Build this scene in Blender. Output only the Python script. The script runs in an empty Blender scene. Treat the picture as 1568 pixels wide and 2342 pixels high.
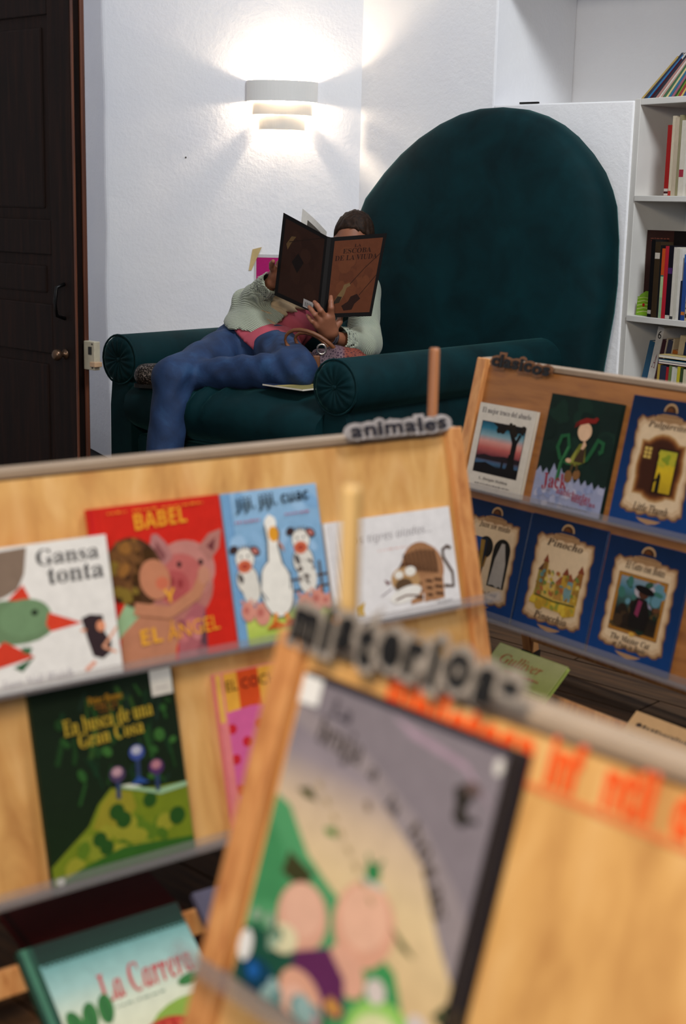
import bpy, bmesh, math, random
import numpy as np
from mathutils import Matrix, Vector, Euler

PI = math.pi
R = math.radians
scene = bpy.context.scene
COL = scene.collection

# ------------------------------------------------------------------ camera
cam_d = bpy.data.cameras.new('camera')
cam = bpy.data.objects.new('camera', cam_d)
COL.objects.link(cam)
cam_d.sensor_fit = 'VERTICAL'
cam_d.sensor_height = 36.0
cam_d.lens = 50.0
cam_d.clip_start = 0.02
cam.matrix_world = Matrix.Translation((0, 0, 1.2)) @ Matrix.Rotation(R(90 - 12.2), 4, 'X') @ Matrix.Rotation(R(1.3), 4, 'Z')
cam_d.dof.use_dof = True
cam_d.dof.focus_distance = 5.5
cam_d.dof.aperture_fstop = 3.2
scene.camera = cam

# ------------------------------------------------------------------ world, lamps, exposure
world = bpy.data.worlds.new('world')
scene.world = world
world.use_nodes = True
world.node_tree.nodes['Background'].inputs[0].default_value = (0.62, 0.74, 1.0, 1)
world.node_tree.nodes['Background'].inputs[1].default_value = 0.12


def area_lamp(name, loc, target, size, energy, color):
    d = bpy.data.lights.new(name, 'AREA')
    d.shape = 'RECTANGLE'
    d.size, d.size_y = size
    d.energy = energy
    d.color = color
    o = bpy.data.objects.new(name, d)
    COL.objects.link(o)
    o.location = loc
    o.rotation_euler = (Vector(target) - Vector(loc)).to_track_quat('-Z', 'Y').to_euler()
    return o


area_lamp('ceiling_lamp_front', (-0.4, -0.1, 2.5), (0.15, 1.8, 0.4), (0.7, 0.7), 61, (1.0, 0.84, 0.62))
area_lamp('ceiling_lamp_room', (1.5, 2.5, 4.1), (0.1, 4.8, 0.8), (0.9, 0.9), 135, (0.90, 0.95, 1.0))
area_lamp('window_daylight', (-1.6, -2.2, 2.2), (-0.2, 5.5, 1.3), (1.6, 1.6), 70, (0.80, 0.88, 1.0))
scene.view_settings.view_transform = 'Standard'
scene.view_settings.look = 'None'
scene.view_settings.gamma = 1.0
scene.view_settings.use_curve_mapping = False
scene.view_settings.exposure = 0.0


# ------------------------------------------------------------------ helpers
def lin(c):
    if isinstance(c, str):
        c = c.lstrip('#')
        c = [int(c[i:i + 2], 16) / 255 for i in (0, 2, 4)]
    return tuple(x / 12.92 if x <= 0.04045 else ((x + 0.055) / 1.055) ** 2.4 for x in c[:3])


MATS = {}


class NT:
    def __init__(s, m):
        s.t = m.node_tree
        s.b = s.t.nodes['Principled BSDF']

    def n(s, typ, **kw):
        nd = s.t.nodes.new(typ)
        for k, v in kw.items():
            if k in nd.inputs:
                nd.inputs[k].default_value = v
            else:
                setattr(nd, k, v)
        return nd

    def l(s, a, b):
        s.t.links.new(a, b)

    def coord(s, scale=(1, 1, 1), kind='Object'):
        tc = s.n('ShaderNodeTexCoord')
        mp = s.n('ShaderNodeMapping')
        mp.inputs['Scale'].default_value = scale
        s.l(tc.outputs[kind], mp.inputs[0])
        return mp.outputs[0]

    def noise(s, vec, scale, detail=4, rough=0.55, dist=0.0):
        nd = s.n('ShaderNodeTexNoise')
        nd.inputs['Scale'].default_value = scale
        nd.inputs['Detail'].default_value = detail
        nd.inputs['Roughness'].default_value = rough
        nd.inputs['Distortion'].default_value = dist
        s.l(vec, nd.inputs['Vector'])
        return nd.outputs['Fac']

    def ramp(s, fac, stops):
        nd = s.n('ShaderNodeValToRGB')
        e = nd.color_ramp.elements
        while len(e) < len(stops):
            e.new(0.5)
        for el, (p, c) in zip(e, stops):
            el.position = p
            el.color = (*lin(c), 1) if not isinstance(c, (int, float)) else (c, c, c, 1)
        s.l(fac, nd.inputs[0])
        return nd.outputs[0]

    def bump(s, h, strength, dist=0.01, normal=None):
        nd = s.n('ShaderNodeBump')
        nd.inputs['Strength'].default_value = strength
        nd.inputs['Distance'].default_value = dist
        s.l(h, nd.inputs['Height'])
        if normal is not None:
            s.l(normal, nd.inputs['Normal'])
        s.l(nd.outputs[0], s.b.inputs['Normal'])
        return nd.outputs[0]


def mat(name, col=None, rough=0.6, **kw):
    if name in MATS:
        return MATS[name]
    m = bpy.data.materials.new(name)
    m.use_nodes = True
    b = m.node_tree.nodes['Principled BSDF']
    if col is not None:
        b.inputs['Base Color'].default_value = (*lin(col), 1)
    b.inputs['Roughness'].default_value = rough
    for k, v in kw.items():
        b.inputs[k.replace('_', ' ')].default_value = v
    MATS[name] = m
    return m


def plain(col, rough=0.6, var=0.12, scale=30, **kw):
    """a plain coloured surface with slight mottling"""
    key = 'plain_%s_%.2f' % (col.lstrip('#'), rough)
    if key in MATS:
        return MATS[key]
    m = mat(key, col, rough, **kw)
    t = NT(m)
    f = t.noise(t.coord(), scale)
    c = lin(col)
    r = t.n('ShaderNodeValToRGB')
    r.color_ramp.elements[0].position = 0.3
    r.color_ramp.elements[1].position = 0.7
    r.color_ramp.elements[0].color = (*[x * (1 - var) for x in c], 1)
    r.color_ramp.elements[1].color = (*[min(1, x * (1 + var)) for x in c], 1)
    t.l(f, r.inputs[0])
    t.l(r.outputs[0], t.b.inputs['Base Color'])
    return m


def print_mat():
    if 'print' in MATS:
        return MATS['print']
    m = mat('print', None, 0.6)
    t = NT(m)
    t.b.inputs['Specular IOR Level'].default_value = 0.15
    a = t.n('ShaderNodeAttribute', attribute_name='Col')
    f = t.noise(t.coord(), 60, 3)
    g = t.ramp(f, [(0.3, 0.82), (0.7, 1.0)])
    mx = t.n('ShaderNodeMix', data_type='RGBA', blend_type='MULTIPLY')
    mx.inputs[0].default_value = 0.6
    t.l(a.outputs['Color'], mx.inputs[6])
    t.l(g, mx.inputs[7])
    t.l(mx.outputs[2], t.b.inputs['Base Color'])
    return m


def plaster(name, c0, c1):
    m = mat(name, None, 0.85)
    t = NT(m)
    v = t.coord()
    big = t.noise(v, 1.6, 4)
    t.l(t.ramp(big, [(0.3, c0), (0.65, c1)]), t.b.inputs['Base Color'])
    n1 = t.noise(v, 7, 5, 0.6, 0.3)
    n2 = t.noise(v, 55, 4, 0.65)
    ad = t.n('ShaderNodeMath', operation='MULTIPLY_ADD')
    ad.inputs[1].default_value = 0.38
    t.l(n2, ad.inputs[0])
    t.l(n1, ad.inputs[2])
    t.bump(ad.outputs[0], 0.28, 0.014)
    return m


def wood(name, c0, c1, c2, stretch=(14, 14, 1.6), rough=0.4, blotch=True):
    m = mat(name, None, rough)
    t = NT(m)
    v = t.coord(stretch)
    g = t.noise(v, 2.2, 6, 0.6, 0.6)
    col = t.ramp(g, [(0.28, c0), (0.5, c1), (0.74, c2)])
    if blotch:
        v2 = t.coord((stretch[0] * .5, stretch[1] * .5, stretch[2] * .9))
        b = t.ramp(t.noise(v2, 1.7, 3, 0.5, 1.2), [(0.50, '#ffffff'), (0.74, '#d2a585')])
        mx = t.n('ShaderNodeMix', data_type='RGBA', blend_type='MULTIPLY')
        mx.inputs[0].default_value = 0.7
        t.l(col, mx.inputs[6])
        t.l(b, mx.inputs[7])
        col = mx.outputs[2]
    t.l(col, t.b.inputs['Base Color'])
    t.bump(g, 0.08, 0.004)
    return m


def velvet():
    m = mat('teal_velvet', '#063538', 0.75)
    t = NT(m)
    v = t.coord()
    f = t.noise(v, 5, 4, 0.6, 0.5)
    t.l(t.ramp(f, [(0.3, '#01191d'), (0.7, '#032b30')]), t.b.inputs['Base Color'])
    t.b.inputs['Sheen Weight'].default_value = 0.12
    t.b.inputs['Sheen Roughness'].default_value = 0.35
    t.b.inputs['Sheen Tint'].default_value = (0.25, 0.8, 0.75, 1)
    t.b.inputs['Specular IOR Level'].default_value = 0.15
    t.bump(t.noise(v, 90, 2), 0.12, 0.002)
    return m


def knit():
    m = mat('knit_wool', None, 0.9)
    t = NT(m)
    v = t.coord()
    w = t.n('ShaderNodeTexWave', wave_type='BANDS', bands_direction='DIAGONAL')
    w.inputs['Scale'].default_value = 58
    w.inputs['Distortion'].default_value = 1.2
    w.inputs['Detail Scale'].default_value = 2
    t.l(v, w.inputs['Vector'])
    t.l(t.ramp(w.outputs['Fac'], [(0.15, '#8c927f'), (0.6, '#aeb39f')]), t.b.inputs['Base Color'])
    t.bump(w.outputs['Fac'], 0.6, 0.004)
    t.b.inputs['Sheen Weight'].default_value = 0.2
    return m


def denim():
    m = mat('denim', None, 0.8)
    t = NT(m)
    v = t.coord()
    f = t.noise(v, 9, 5, 0.6, 0.4)
    t.l(t.ramp(f, [(0.3, '#0d2140'), (0.55, '#163259'), (0.75, '#264b74')]), t.b.inputs['Base Color'])
    t.bump(t.noise(t.coord((1, 1, 1)), 260, 2), 0.25, 0.002)
    return m


def acrylic():
    m = mat('clear_acrylic', '#8f8a8c', 0.22)
    t = NT(m)
    tr = t.n('ShaderNodeBsdfTransparent')
    mx = t.n('ShaderNodeMixShader')
    mx.inputs[0].default_value = 0.24
    t.l(tr.outputs[0], mx.inputs[1])
    t.l(t.b.outputs[0], mx.inputs[2])
    t.l(mx.outputs[0], t.t.nodes['Material Output'].inputs[0])
    return m


class MB:
    """collects vertices and faces (vertex colours optional) and links them as ONE mesh object"""

    def __init__(s):
        s.v, s.f, s.c = [], [], []

    def add(s, vs, fs, col=None):
        o = len(s.v)
        s.v += [tuple(p) for p in vs]
        s.f += [tuple(i + o for i in f) for f in fs]
        if col is None:
            col = (0.5, 0.5, 0.5)
        s.c += list(col) if isinstance(col, list) else [col] * len(vs)

    def box(s, lo, hi, T=None, col=None):
        x0, y0, z0 = lo
        x1, y1, z1 = hi
        vs = [(x0, y0, z0), (x1, y0, z0), (x1, y1, z0), (x0, y1, z0), (x0, y0, z1), (x1, y0, z1), (x1, y1, z1), (x0, y1, z1)]
        if T:
            vs = [T(*p) for p in vs]
        s.add(vs, [(0, 3, 2, 1), (4, 5, 6, 7), (0, 1, 5, 4), (1, 2, 6, 5), (2, 3, 7, 6), (3, 0, 4, 7)], col)

    def prism(s, poly, ext, T=None, col=None):
        """poly: (a,b) outline in the plane, ext (c0,c1)"""
        n = len(poly)
        vs = [(a, b, ext[0]) for a, b in poly] + [(a, b, ext[1]) for a, b in poly]
        if T:
            vs = [T(*p) for p in vs]
        s.add(vs, [tuple(range(n - 1, -1, -1)), tuple(range(n, 2 * n))] + [(i, (i + 1) % n, n + (i + 1) % n, n + i) for i in range(n)], col)

    def tube(s, path, r, seg=10, closed=False, col=None, cap=True):
        pts = [Vector(p) for p in path]
        n = len(pts)
        rs = r if isinstance(r, (list, tuple)) else [r] * n
        up = Vector((0.13, 0.31, 0.94))
        rings = []
        for i, p in enumerate(pts):
            a = pts[(i - 1) % n] if (closed or i > 0) else p
            b = pts[(i + 1) % n] if (closed or i < n - 1) else p
            t = (b - a).normalized()
            u = t.cross(up)
            if u.length < 1e-3:
                u = t.cross(Vector((1, 0, 0)))
            u.normalize()
            w = t.cross(u).normalized()
            rings.append([p + (u * math.cos(2 * PI * k / seg) + w * math.sin(2 * PI * k / seg)) * rs[i] for k in range(seg)])
        vs = [q for rg in rings for q in rg]
        fs = []
        m = n if closed else n - 1
        for i in range(m):
            j = (i + 1) % n
            for k in range(seg):
                l = (k + 1) % seg
                fs.append((i * seg + k, i * seg + l, j * seg + l, j * seg + k))
        if not closed and cap:
            fs.append(tuple(range(seg - 1, -1, -1)))
            fs.append(tuple((n - 1) * seg + k for k in range(seg)))
        s.add(vs, fs, col)

    def lathe(s, prof, M=None, seg=24, col=None):
        """prof: (r, z) pairs, around local Z"""
        vs, fs = [], []
        for r, z in prof:
            for k in range(seg):
                a = 2 * PI * k / seg
                p = Vector((r * math.cos(a), r * math.sin(a), z))
                vs.append(M @ p if M else p)
        for i in range(len(prof) - 1):
            for k in range(seg):
                l = (k + 1) % seg
                fs.append((i * seg + k, i * seg + l, (i + 1) * seg + l, (i + 1) * seg + k))
        fs.append(tuple(range(seg - 1, -1, -1)))
        fs.append(tuple((len(prof) - 1) * seg + k for k in range(seg)))
        s.add(vs, fs, col)

    def grid(s, rows, col=None, close_u=False):
        n, m = len(rows), len(rows[0])
        vs = [p for r in rows for p in r]
        fs = []
        for i in range(n - 1):
            for j in range(m if close_u else m - 1):
                k = (j + 1) % m
                fs.append((i * m + j, i * m + k, (i + 1) * m + k, (i + 1) * m + j))
        s.add(vs, fs, col)

    def build(s, name, material, parent=None, smooth=False, bevel=0.0, subsurf=0, matrix=None):
        me = bpy.data.meshes.new(name)
        me.from_pydata(s.v, [], s.f)
        if material is MATS.get('print'):
            a = me.color_attributes.new('Col', 'FLOAT_COLOR', 'POINT')
            a.data.foreach_set('color', [x for c in s.c for x in (c[0], c[1], c[2], 1.0)])
        me.update()
        if smooth:
            me.shade_smooth()
        o = bpy.data.objects.new(name, me)
        COL.objects.link(o)
        me.materials.append(material)
        if parent is not None:
            o.parent = parent
        if matrix is not None:
            o.matrix_world = matrix
        if bevel:
            b = o.modifiers.new('bevel', 'BEVEL')
            b.width = bevel
            b.segments = 2
            b.limit_method = 'ANGLE'
        if subsurf:
            b = o.modifiers.new('sub', 'SUBSURF')
            b.levels = b.render_levels = subsurf
        return o


def thing(name, label, cat, loc=(0, 0, 0), rz=0.0, group=None, matrix=None):
    o = bpy.data.objects.new(name, None)
    o.empty_display_size = 0.05
    COL.objects.link(o)
    if matrix is not None:
        o.matrix_world = matrix
    else:
        o.location = loc
        o.rotation_euler = (0, 0, rz)
    tag(o, label, cat, group)
    return o


def tag(o, label=None, cat=None, group=None, kind=None):
    for k, v in (('label', label), ('category', cat), ('group', group), ('kind', kind)):
        if v:
            o[k] = v
    return o


# ---- letters
FONT = {'B': (0x1D400, 0x1D41A), 'I': (0x1D434, 0x1D44E), 'BI': (0x1D468, 0x1D482), 'S': (0x1D4D0, 0x1D4EA),
        'SB': (0x1D5D4, 0x1D5EE), 'SI': (0x1D608, 0x1D622), 'M': (0x1D670, 0x1D68A), 'F': (0x1D504, 0x1D51E)}


def styled(s, st):
    if not st:
        return s
    A, a = FONT[st]
    out = ''
    for ch in s:
        if 'A' <= ch <= 'Z':
            out += chr(A + ord(ch) - 65)
        elif 'a' <= ch <= 'z':
            out += '\u210e' if (st == 'I' and ch == 'h') else chr(a + ord(ch) - 97)
        else:
            out += ch
    return out


TXT = {}


def text_mesh(s, style='', extrude=0.0, offset=0.0):
    """flat or extruded letters as (verts, faces), size 1"""
    key = (s, style, extrude, offset)
    if key not in TXT:
        c = bpy.data.curves.new('t', 'FONT')
        c.body = styled(s, style)
        c.resolution_u = 2
        c.extrude = extrude
        c.offset = offset
        o = bpy.data.objects.new('t', c)
        me = bpy.data.meshes.new_from_object(o)
        TXT[key] = ([tuple(v.co) for v in me.vertices], [tuple(p.vertices) for p in me.polygons])
        bpy.data.objects.remove(o)
        bpy.data.curves.remove(c)
        bpy.data.meshes.remove(me)
    return TXT[key]


class Art:
    """flat print on a cover: thin coloured shapes laid one over another, x and y from 0 to 1"""

    def __init__(s, w, h, bg, z0=0.0, T=None):
        s.w, s.h, s.mb, s.z = w, h, MB(), z0
        s.T = T
        s.rect(0, 0, 1, 1, bg)

    def _add(s, pts, faces, col):
        s.z += 0.000022
        T = s.T or (lambda x, y, z: (x * s.w, y * s.h, z))
        s.mb.add([T(min(max(x, 0), 1), min(max(y, 0), 1), s.z) for x, y in pts], faces, col)

    def poly(s, pts, col):
        s._add(pts, [tuple(range(len(pts)))], lin(col))

    def rect(s, x0, y0, x1, y1, col):
        s.poly([(x0, y0), (x1, y0), (x1, y1), (x0, y1)], col)

    def grad(s, x0, y0, x1, y1, stops):
        """vertical gradient: stops (t, colour), t from 0 (bottom) to 1"""
        pts, cs, fs = [], [], []
        for i, (t, c) in enumerate(stops):
            y = y0 + (y1 - y0) * t
            pts += [(x0, y), (x1, y)]
            cs += [lin(c)] * 2
            if i:
                fs.append((2 * i - 2, 2 * i - 1, 2 * i + 1, 2 * i))
        s._add(pts, fs, cs)

    def ell(s, cx, cy, rx, ry, col, rot=0, a0=0, a1=360, n=22, edge=None):
        full = a1 - a0 >= 360
        pts = []
        k = n if full else n + 1
        for i in range(k):
            a = R(a0 + (a1 - a0) * i / n)
            x, y = rx * math.cos(a), ry * math.sin(a)
            asp = s.h / s.w
            c, q = math.cos(R(rot)), math.sin(R(rot))
            pts.append((cx + x * c - y * asp * q, cy + x / asp * q + y * c))
        if edge:
            pts = [(cx, cy)] + pts
            fs = [(0, i + 1, (i + 1) % k + 1) for i in range(k if full else k - 1)]
            s._add(pts, fs, [lin(col)] + [lin(edge)] * k)
        else:
            s.poly(pts, col)

    def line(s, pts, wid, col):
        asp = s.w / s.h
        P = [Vector((x * s.w, y * s.h)) for x, y in pts]
        a, b = [], []
        for i, p in enumerate(P):
            d = (P[min(i + 1, len(P) - 1)] - P[max(i - 1, 0)]).normalized()
            nrm = Vector((-d.y, d.x)) * wid * s.w / 2
            a.append(p + nrm)
            b.append(p - nrm)
        q = [(p.x / s.w, p.y / s.h) for p in a + b]
        n = len(P)
        s._add(q, [(i, i + 1, n + i + 1, n + i) for i in range(n - 1)], lin(col))

    def text(s, t, x0, y0, x1, y1, col, style='', rot=0.0):
        """fits the letters into the box x0..x1, y0..y1"""
        vs, fs = text_mesh(t, style)
        if not vs:
            return
        ax, bx = min(v[0] for v in vs), max(v[0] for v in vs)
        ay, by = min(v[1] for v in vs), max(v[1] for v in vs)
        cx, cy = (x0 + x1) / 2 * s.w, (y0 + y1) / 2 * s.h
        c, q = math.cos(R(rot)), math.sin(R(rot))
        pts = []
        for v in vs:
            X = ((v[0] - ax) / (bx - ax) - .5) * (x1 - x0) * s.w
            Y = ((v[1] - ay) / (by - ay) - .5) * (y1 - y0) * s.h
            pts.append(((cx + X * c - Y * q) / s.w, (cy + X * q + Y * c) / s.h))
        s._add(pts, fs, lin(col))

    def scribble(s, x0, y0, x1, y1, col, n=8, seed=1, dark=None):
        """an illegible line of small print as short dashes"""
        rnd = random.Random(seed)
        x = x0
        while x < x1:
            w = rnd.uniform(0.01, 0.045)
            s.rect(x, y0, min(x + w, x1), y1 - rnd.random() * (y1 - y0) * .4, col)
            x += w + 0.012

    def blobs(s, x0, y0, x1, y1, cols, n, r0, r1, seed):
        rnd = random.Random(seed)
        for i in range(n):
            s.ell(rnd.uniform(x0, x1), rnd.uniform(y0, y1), rnd.uniform(r0, r1), rnd.uniform(r0, r1), rnd.choice(cols), rnd.uniform(0, 90), n=9)

    def build(s, name, parent):
        return s.mb.build(name, print_mat(), parent)


print_mat()
PAPER = plain('#d9d2c2', 0.8, 0.05, 200)
WHITE = plain('#d8d6d2', 0.5, 0.03, 20)
TEAL = velvet()
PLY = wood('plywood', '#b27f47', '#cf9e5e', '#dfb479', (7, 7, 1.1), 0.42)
STILEW = wood('stile_wood', '#a8683a', '#c98a52', '#d8a066', (30, 30, 1.5), 0.4, False)
ACR = acrylic()

# ================================================================== SETTING
PL_BACK = plaster('plaster_back', '#e8e8ee', '#f1f0f2')
PL_RIGHT = plaster('plaster_right', '#e8e8ec', '#f0efef')
H_ROOM = 4.4


def structure(name, mb, m, parent=None, **kw):
    o = mb.build(name, m, parent, **kw)
    if parent is None:
        o['kind'] = 'structure'
    return o


CORNER = Vector((0.0405, 6.662, 0))
DL = Vector((-0.9962, -0.08716, 0))      # along the back wall towards the door
DR = Vector((0.7660, -0.6428, 0))        # along the right wall towards the room
AB = Vector((0.6428, 0.7660, 0))         # into the right wall
ARRIS = CORNER + DL * 1.135

# back wall with an uneven old arris; splayed door reveal behind it
mb = MB()
nz, nx = 80, 40
rnd = random.Random(4)
ed = [0.003 * math.sin(z * .21) + 0.002 * math.sin(z * .53 + 1) + rnd.uniform(-.0012, .0012) for z in range(nz + 1)]
rows = []
for i in range(nz + 1):
    z = H_ROOM * i / nz
    low = 0.035 * max(0, 0.75 - z) ** 1.2
    e = 1.135 + ed[i] - low
    row = []
    for j in range(nx + 1):
        s = e * j / nx
        p = CORNER + DL * s
        row.append((p.x, p.y, z))
    # rounded arris and reveal
    rv = Vector((-0.45, 0.89, 0))
    for k, (a, b) in enumerate(((0.010, 0.002), (0.018, 0.010), (0.022, 0.025))):
        p = CORNER + DL * (e + a) + Vector((0.087, -0.996, 0)) * -b
        row.append((p.x, p.y, z))
    p0 = CORNER + DL * (e + 0.022) + Vector((-0.087, 0.996, 0)) * 0.025
    for d in (0.1, 0.25, 0.5):
        p = p0 + rv * d
        row.append((p.x, p.y, z))
    rows.append(row)
mb.grid(rows)
structure('wall_back', mb, PL_BACK, smooth=False)

# right wall: full height to the niche, then a half-height wall whose top is the niche sill
W_E = 0.722      # from the corner to the niche edge
W_S = 1.383      # to the bookcase
Z_S = 1.622
mb = MB()


def TR_(s, d, z):
    p = CORNER + DR * s + AB * d
    return (p.x, p.y, z)


mb.box((-0.02, 0, 0), (W_E, 0.62, H_ROOM), TR_)
o = structure('wall_right', mb, PL_RIGHT, bevel=0.008)
mb = MB()
mb.box((W_E, 0.001, 0), (W_S, 0.62, Z_S), TR_)
o = structure('wall_niche_sill', mb, PL_RIGHT, bevel=0.006)
mb = MB()
mb.box((W_E - 0.1, 0.621, 0), (3.2, 0.75, H_ROOM), TR_)
structure('wall_niche_back', mb, PL_RIGHT)

mb = MB()
mb.box((W_E, 0.0, 2.14), (3.2, 0.62, H_ROOM), TR_)
structure('wall_niche_lintel', mb, PL_RIGHT)

# left wall beside the door, far behind the reveal
mb = MB()
mb.box((-1.9, 3.2, 0), (-1.82, 7.2, H_ROOM))
structure('wall_left', mb, PL_BACK)
mb = MB()
mb.box((-1.9, 7.2, 0), (-0.9, 7.28, H_ROOM))
structure('wall_passage', mb, PL_BACK)
mb = MB()
mb.box((-3.2, -3.2, H_ROOM), (3.6, 7.4, H_ROOM + 0.1))
structure('ceiling', mb, plaster('plaster_ceiling', '#c9c7c3', '#d6d4d0'))

# floor of dark wooden planks
mb = MB()
mb.box((-3.2, -3.2, -0.06), (3.6, 7.4, -0.012))
FLOORB = plain('#1a120c', 0.9)
floor = structure('floor', mb, FLOORB)
PLANK = wood('floor_plank', '#2c1b10', '#45301d', '#5a3c24', (1.6, 18, 18), 0.75, False)
NT(PLANK).b.inputs['Specular IOR Level'].default_value = 0.2
pm = MB()
pm.box((0.003, 0.003, -0.012), (1.197, 0.117, 0.0))
me0 = None
ca, sa = math.cos(R(-43)), math.sin(R(-43))
for i in range(-30, 31):
    for j in range(-4, 5):
        lx, ly = j * 1.2 + (i * 0.43) % 1.2, i * 0.12
        x, y = 0.1 + lx * ca - ly * sa, 2.9 + lx * sa + ly * ca
        if not (-1.5 < x + .6 * ca < 1.5 and 0.9 < y + .6 * sa < 5.2):
            continue
        if me0 is None:
            o = pm.build('plank', PLANK, floor, bevel=0.002)
            me0 = o.data
        else:
            o = bpy.data.objects.new('plank', me0)
            COL.objects.link(o)
            o.parent = floor
        o.location = (x, y, 0)
        o.rotation_euler = (0, 0, R(-43))

# ---------------- the open door
DW = wood('dark_door_wood', '#0c0503', '#190b06', '#27130a', (26, 26, 1.5), 0.75, False)
NT(DW).b.inputs['Specular IOR Level'].default_value = 0.2
DE = wood('door_edge_wood', '#2c140a', '#4a2412', '#643418', (30, 30, 1.5), 0.5, False)
door = bpy.data.objects.new('door_1', None)
COL.objects.link(door)
door.location = (-0.857, 4.602, 0)
door.rotation_euler = (0, 0, R(138))       # local +x runs from the free edge to the hinges
tag(door, 'dark brown panelled wooden door standing open beside the white wall', 'door', kind='structure')
DWID, DT = 0.86, 0.045


def DT_(x, y, z):
    return (x, -y, z)        # y outward, to the room side


# after the turn, local -y... the room face looks along +local y (towards the camera)
mb = MB()
mb.box((0, -DT / 2 + .006, 0.02), (DWID, DT / 2 - .006, 2.6))
mb.build('door_core', DW, door)
for (x0, x1, z0, z1) in ((0, 0.115, 0.02, 2.6), (DWID - 0.115, DWID, 0.02, 2.6), (0.115, DWID - 0.115, 0.70, 0.86), (0.115, DWID - 0.115, 1.02, 1.13),
                         (0.115, DWID - 0.115, 1.76, 1.9), (0.115, DWID - 0.115, 0.02, 0.22)):
    mb = MB()
    mb.box((x0, -DT / 2 - .004, z0), (x1, DT / 2 + .004, z1))
    mb.build('stile' if x1 - x0 < .2 else 'rail', DW, door, bevel=0.004)
for z0, z1 in ((0.22, 0.70), (0.86, 1.02), (1.13, 1.76), (1.9, 2.55)):
    mb = MB()
    mb.box((0.15, -DT / 2, z0 + .035), (DWID - 0.15, DT / 2, z1 - .035))
    mb.build('raised_panel', DW, door, bevel=0.008)
mb = MB()
mb.box((-0.008, -DT / 2 - .003, 0.02), (0.0, -DT / 2 + .014, 2.6))
mb.box((-0.008, DT / 2 - .006, 0.02), (0.0, DT / 2 + .003, 2.6))
mb.build('door_edge_strip', DE, door, bevel=0.003)
# knob, pull handle, latch
S_OUT = 1
mb = MB()
M = Matrix.Translation((0.048, DT / 2 + .004, 0.705)) @ Matrix.Rotation(R(-90), 4, 'X')
mb.lathe([(0.016, 0), (0.017, 0.004), (0.009, 0.007), (0.008, 0.02), (0.015, 0.024), (0.019, 0.033), (0.017, 0.043), (0.009, 0.049)], M)
mb.build('door_knob', mat('old_brass', '#5c4636', 0.35, Metallic=0.8), door, smooth=True)
mb = MB()
mb.tube([(0.048, DT / 2 + .004, 0.93), (0.048, DT / 2 + .035, 0.92), (0.048, DT / 2 + .042, 0.875), (0.048, DT / 2 + .035, 0.83), (0.048, DT / 2 + .004, 0.82)], 0.006)
mb.build('pull_handle', mat('black_iron', '#0c0c0c', 0.4, Metallic=0.6), door, smooth=True)
mb = MB()
mb.box((-0.063, -DT / 2 - .004, 0.66), (-0.0085, -DT / 2 + .02, 0.752))
lt = mb.build('latch_plate', plain('#a8a08c', 0.4), door, bevel=0.002)
tag(lt, 'cream metal latch plate')
mb = MB()
mb.box((-0.05, -DT / 2 + .0205, 0.71), (-0.036, -DT / 2 + .024, 0.735))
mb.build('latch_slot', plain('#15130f', 0.6), lt)
mb = MB()
mb.box((-0.078, -DT / 2, 0.672), (-0.05, -DT / 2 + .03, 0.688))
mb.build('latch_bolt', plain('#b09070', 0.35), lt, bevel=0.002)
mb = MB()
for zz in (0.668, 0.744):
    mb.lathe([(0.003, 0), (0.003, 0.002)], Matrix.Translation((-0.053, -DT / 2 + .0205, zz)) @ Matrix.Rotation(R(-90), 4, 'X'), 10)
mb.build('screw', plain('#3a352c', 0.5), lt)

# ---------------- wall lamp
lampm = mat('white_lamp_metal', '#e2e0dc', 0.55)
SC = CORNER + DL * 0.357
sconce = thing('wall_lamp', 'white three-tier curved metal wall lamp lit above the reader', 'lamp', (SC.x, SC.y, 1.52), R(5))


OPAL = mat('opal_lamp_white', '#e6e2da', 0.5)
_t = NT(OPAL)
_tl = _t.n('ShaderNodeBsdfTranslucent')
_tl.inputs[0].default_value = (*lin('#f0e6d4'), 1)
_mx = _t.n('ShaderNodeMixShader')
_mx.inputs[0].default_value = 0.10
_t.l(_t.b.outputs[0], _mx.inputs[1])
_t.l(_tl.outputs[0], _mx.inputs[2])
_t.l(_mx.outputs[0], _t.t.nodes['Material Output'].inputs[0])


def dring(z0, z1, half, depth, off, name):
    """an open D-shaped band, thickness 3 mm, standing off the wall at local y=0 towards -y"""
    n = 28
    mb = MB()
    rows = []
    for (rr, z) in ((0, z0), (0, z1), (-0.003, z1), (-0.003, z0), (0, z0)):
        rows.append([(-(half + rr) * math.cos(PI * k / n), -off - (depth - off + rr) * math.sin(PI * k / n) ** 0.85, z) for k in range(n + 1)])
    mb.grid(rows)
    return mb.build(name, lampm if z1 > .2 else OPAL, sconce, smooth=False)


for z0, z1, hf, dp, of in ((0.122, 0.21, 0.160, 0.105, 0.0), (0.064, 0.121, 0.134, 0.094, 0.030), (0.0, 0.060, 0.104, 0.082, 0.012)):
    dring(z0, z1, hf, dp, of, 'shade_band')
mb = MB()
mb.box((-0.03, -0.010, 0.015), (0.03, 0.0, 0.19))
mb.box((-0.005, -0.09, 0.07), (0.005, 0.0, 0.082))
mb.box((-0.005, -0.076, 0.02), (0.005, 0.0, 0.032))
mb.build('lamp_bracket', lampm, sconce, bevel=0.002)
mb = MB()
mb.tube([(0, -0.008, 0.112), (0, -0.044, 0.112), (0, -0.044, 0.124)], 0.007)
mb.build('bulb_socket', lampm, sconce, smooth=True)
bulbs = mat('bulb_glass', '#fff2d8', 0.3)
_t = NT(bulbs)
_e = _t.n('ShaderNodeEmission')
_e.inputs[0].default_value = (1, 0.8, 0.58, 1)
_e.inputs[1].default_value = 4
_tr = _t.n('ShaderNodeBsdfTransparent')
_ad = _t.n('ShaderNodeAddShader')
_t.l(_e.outputs[0], _ad.inputs[0])
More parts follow.
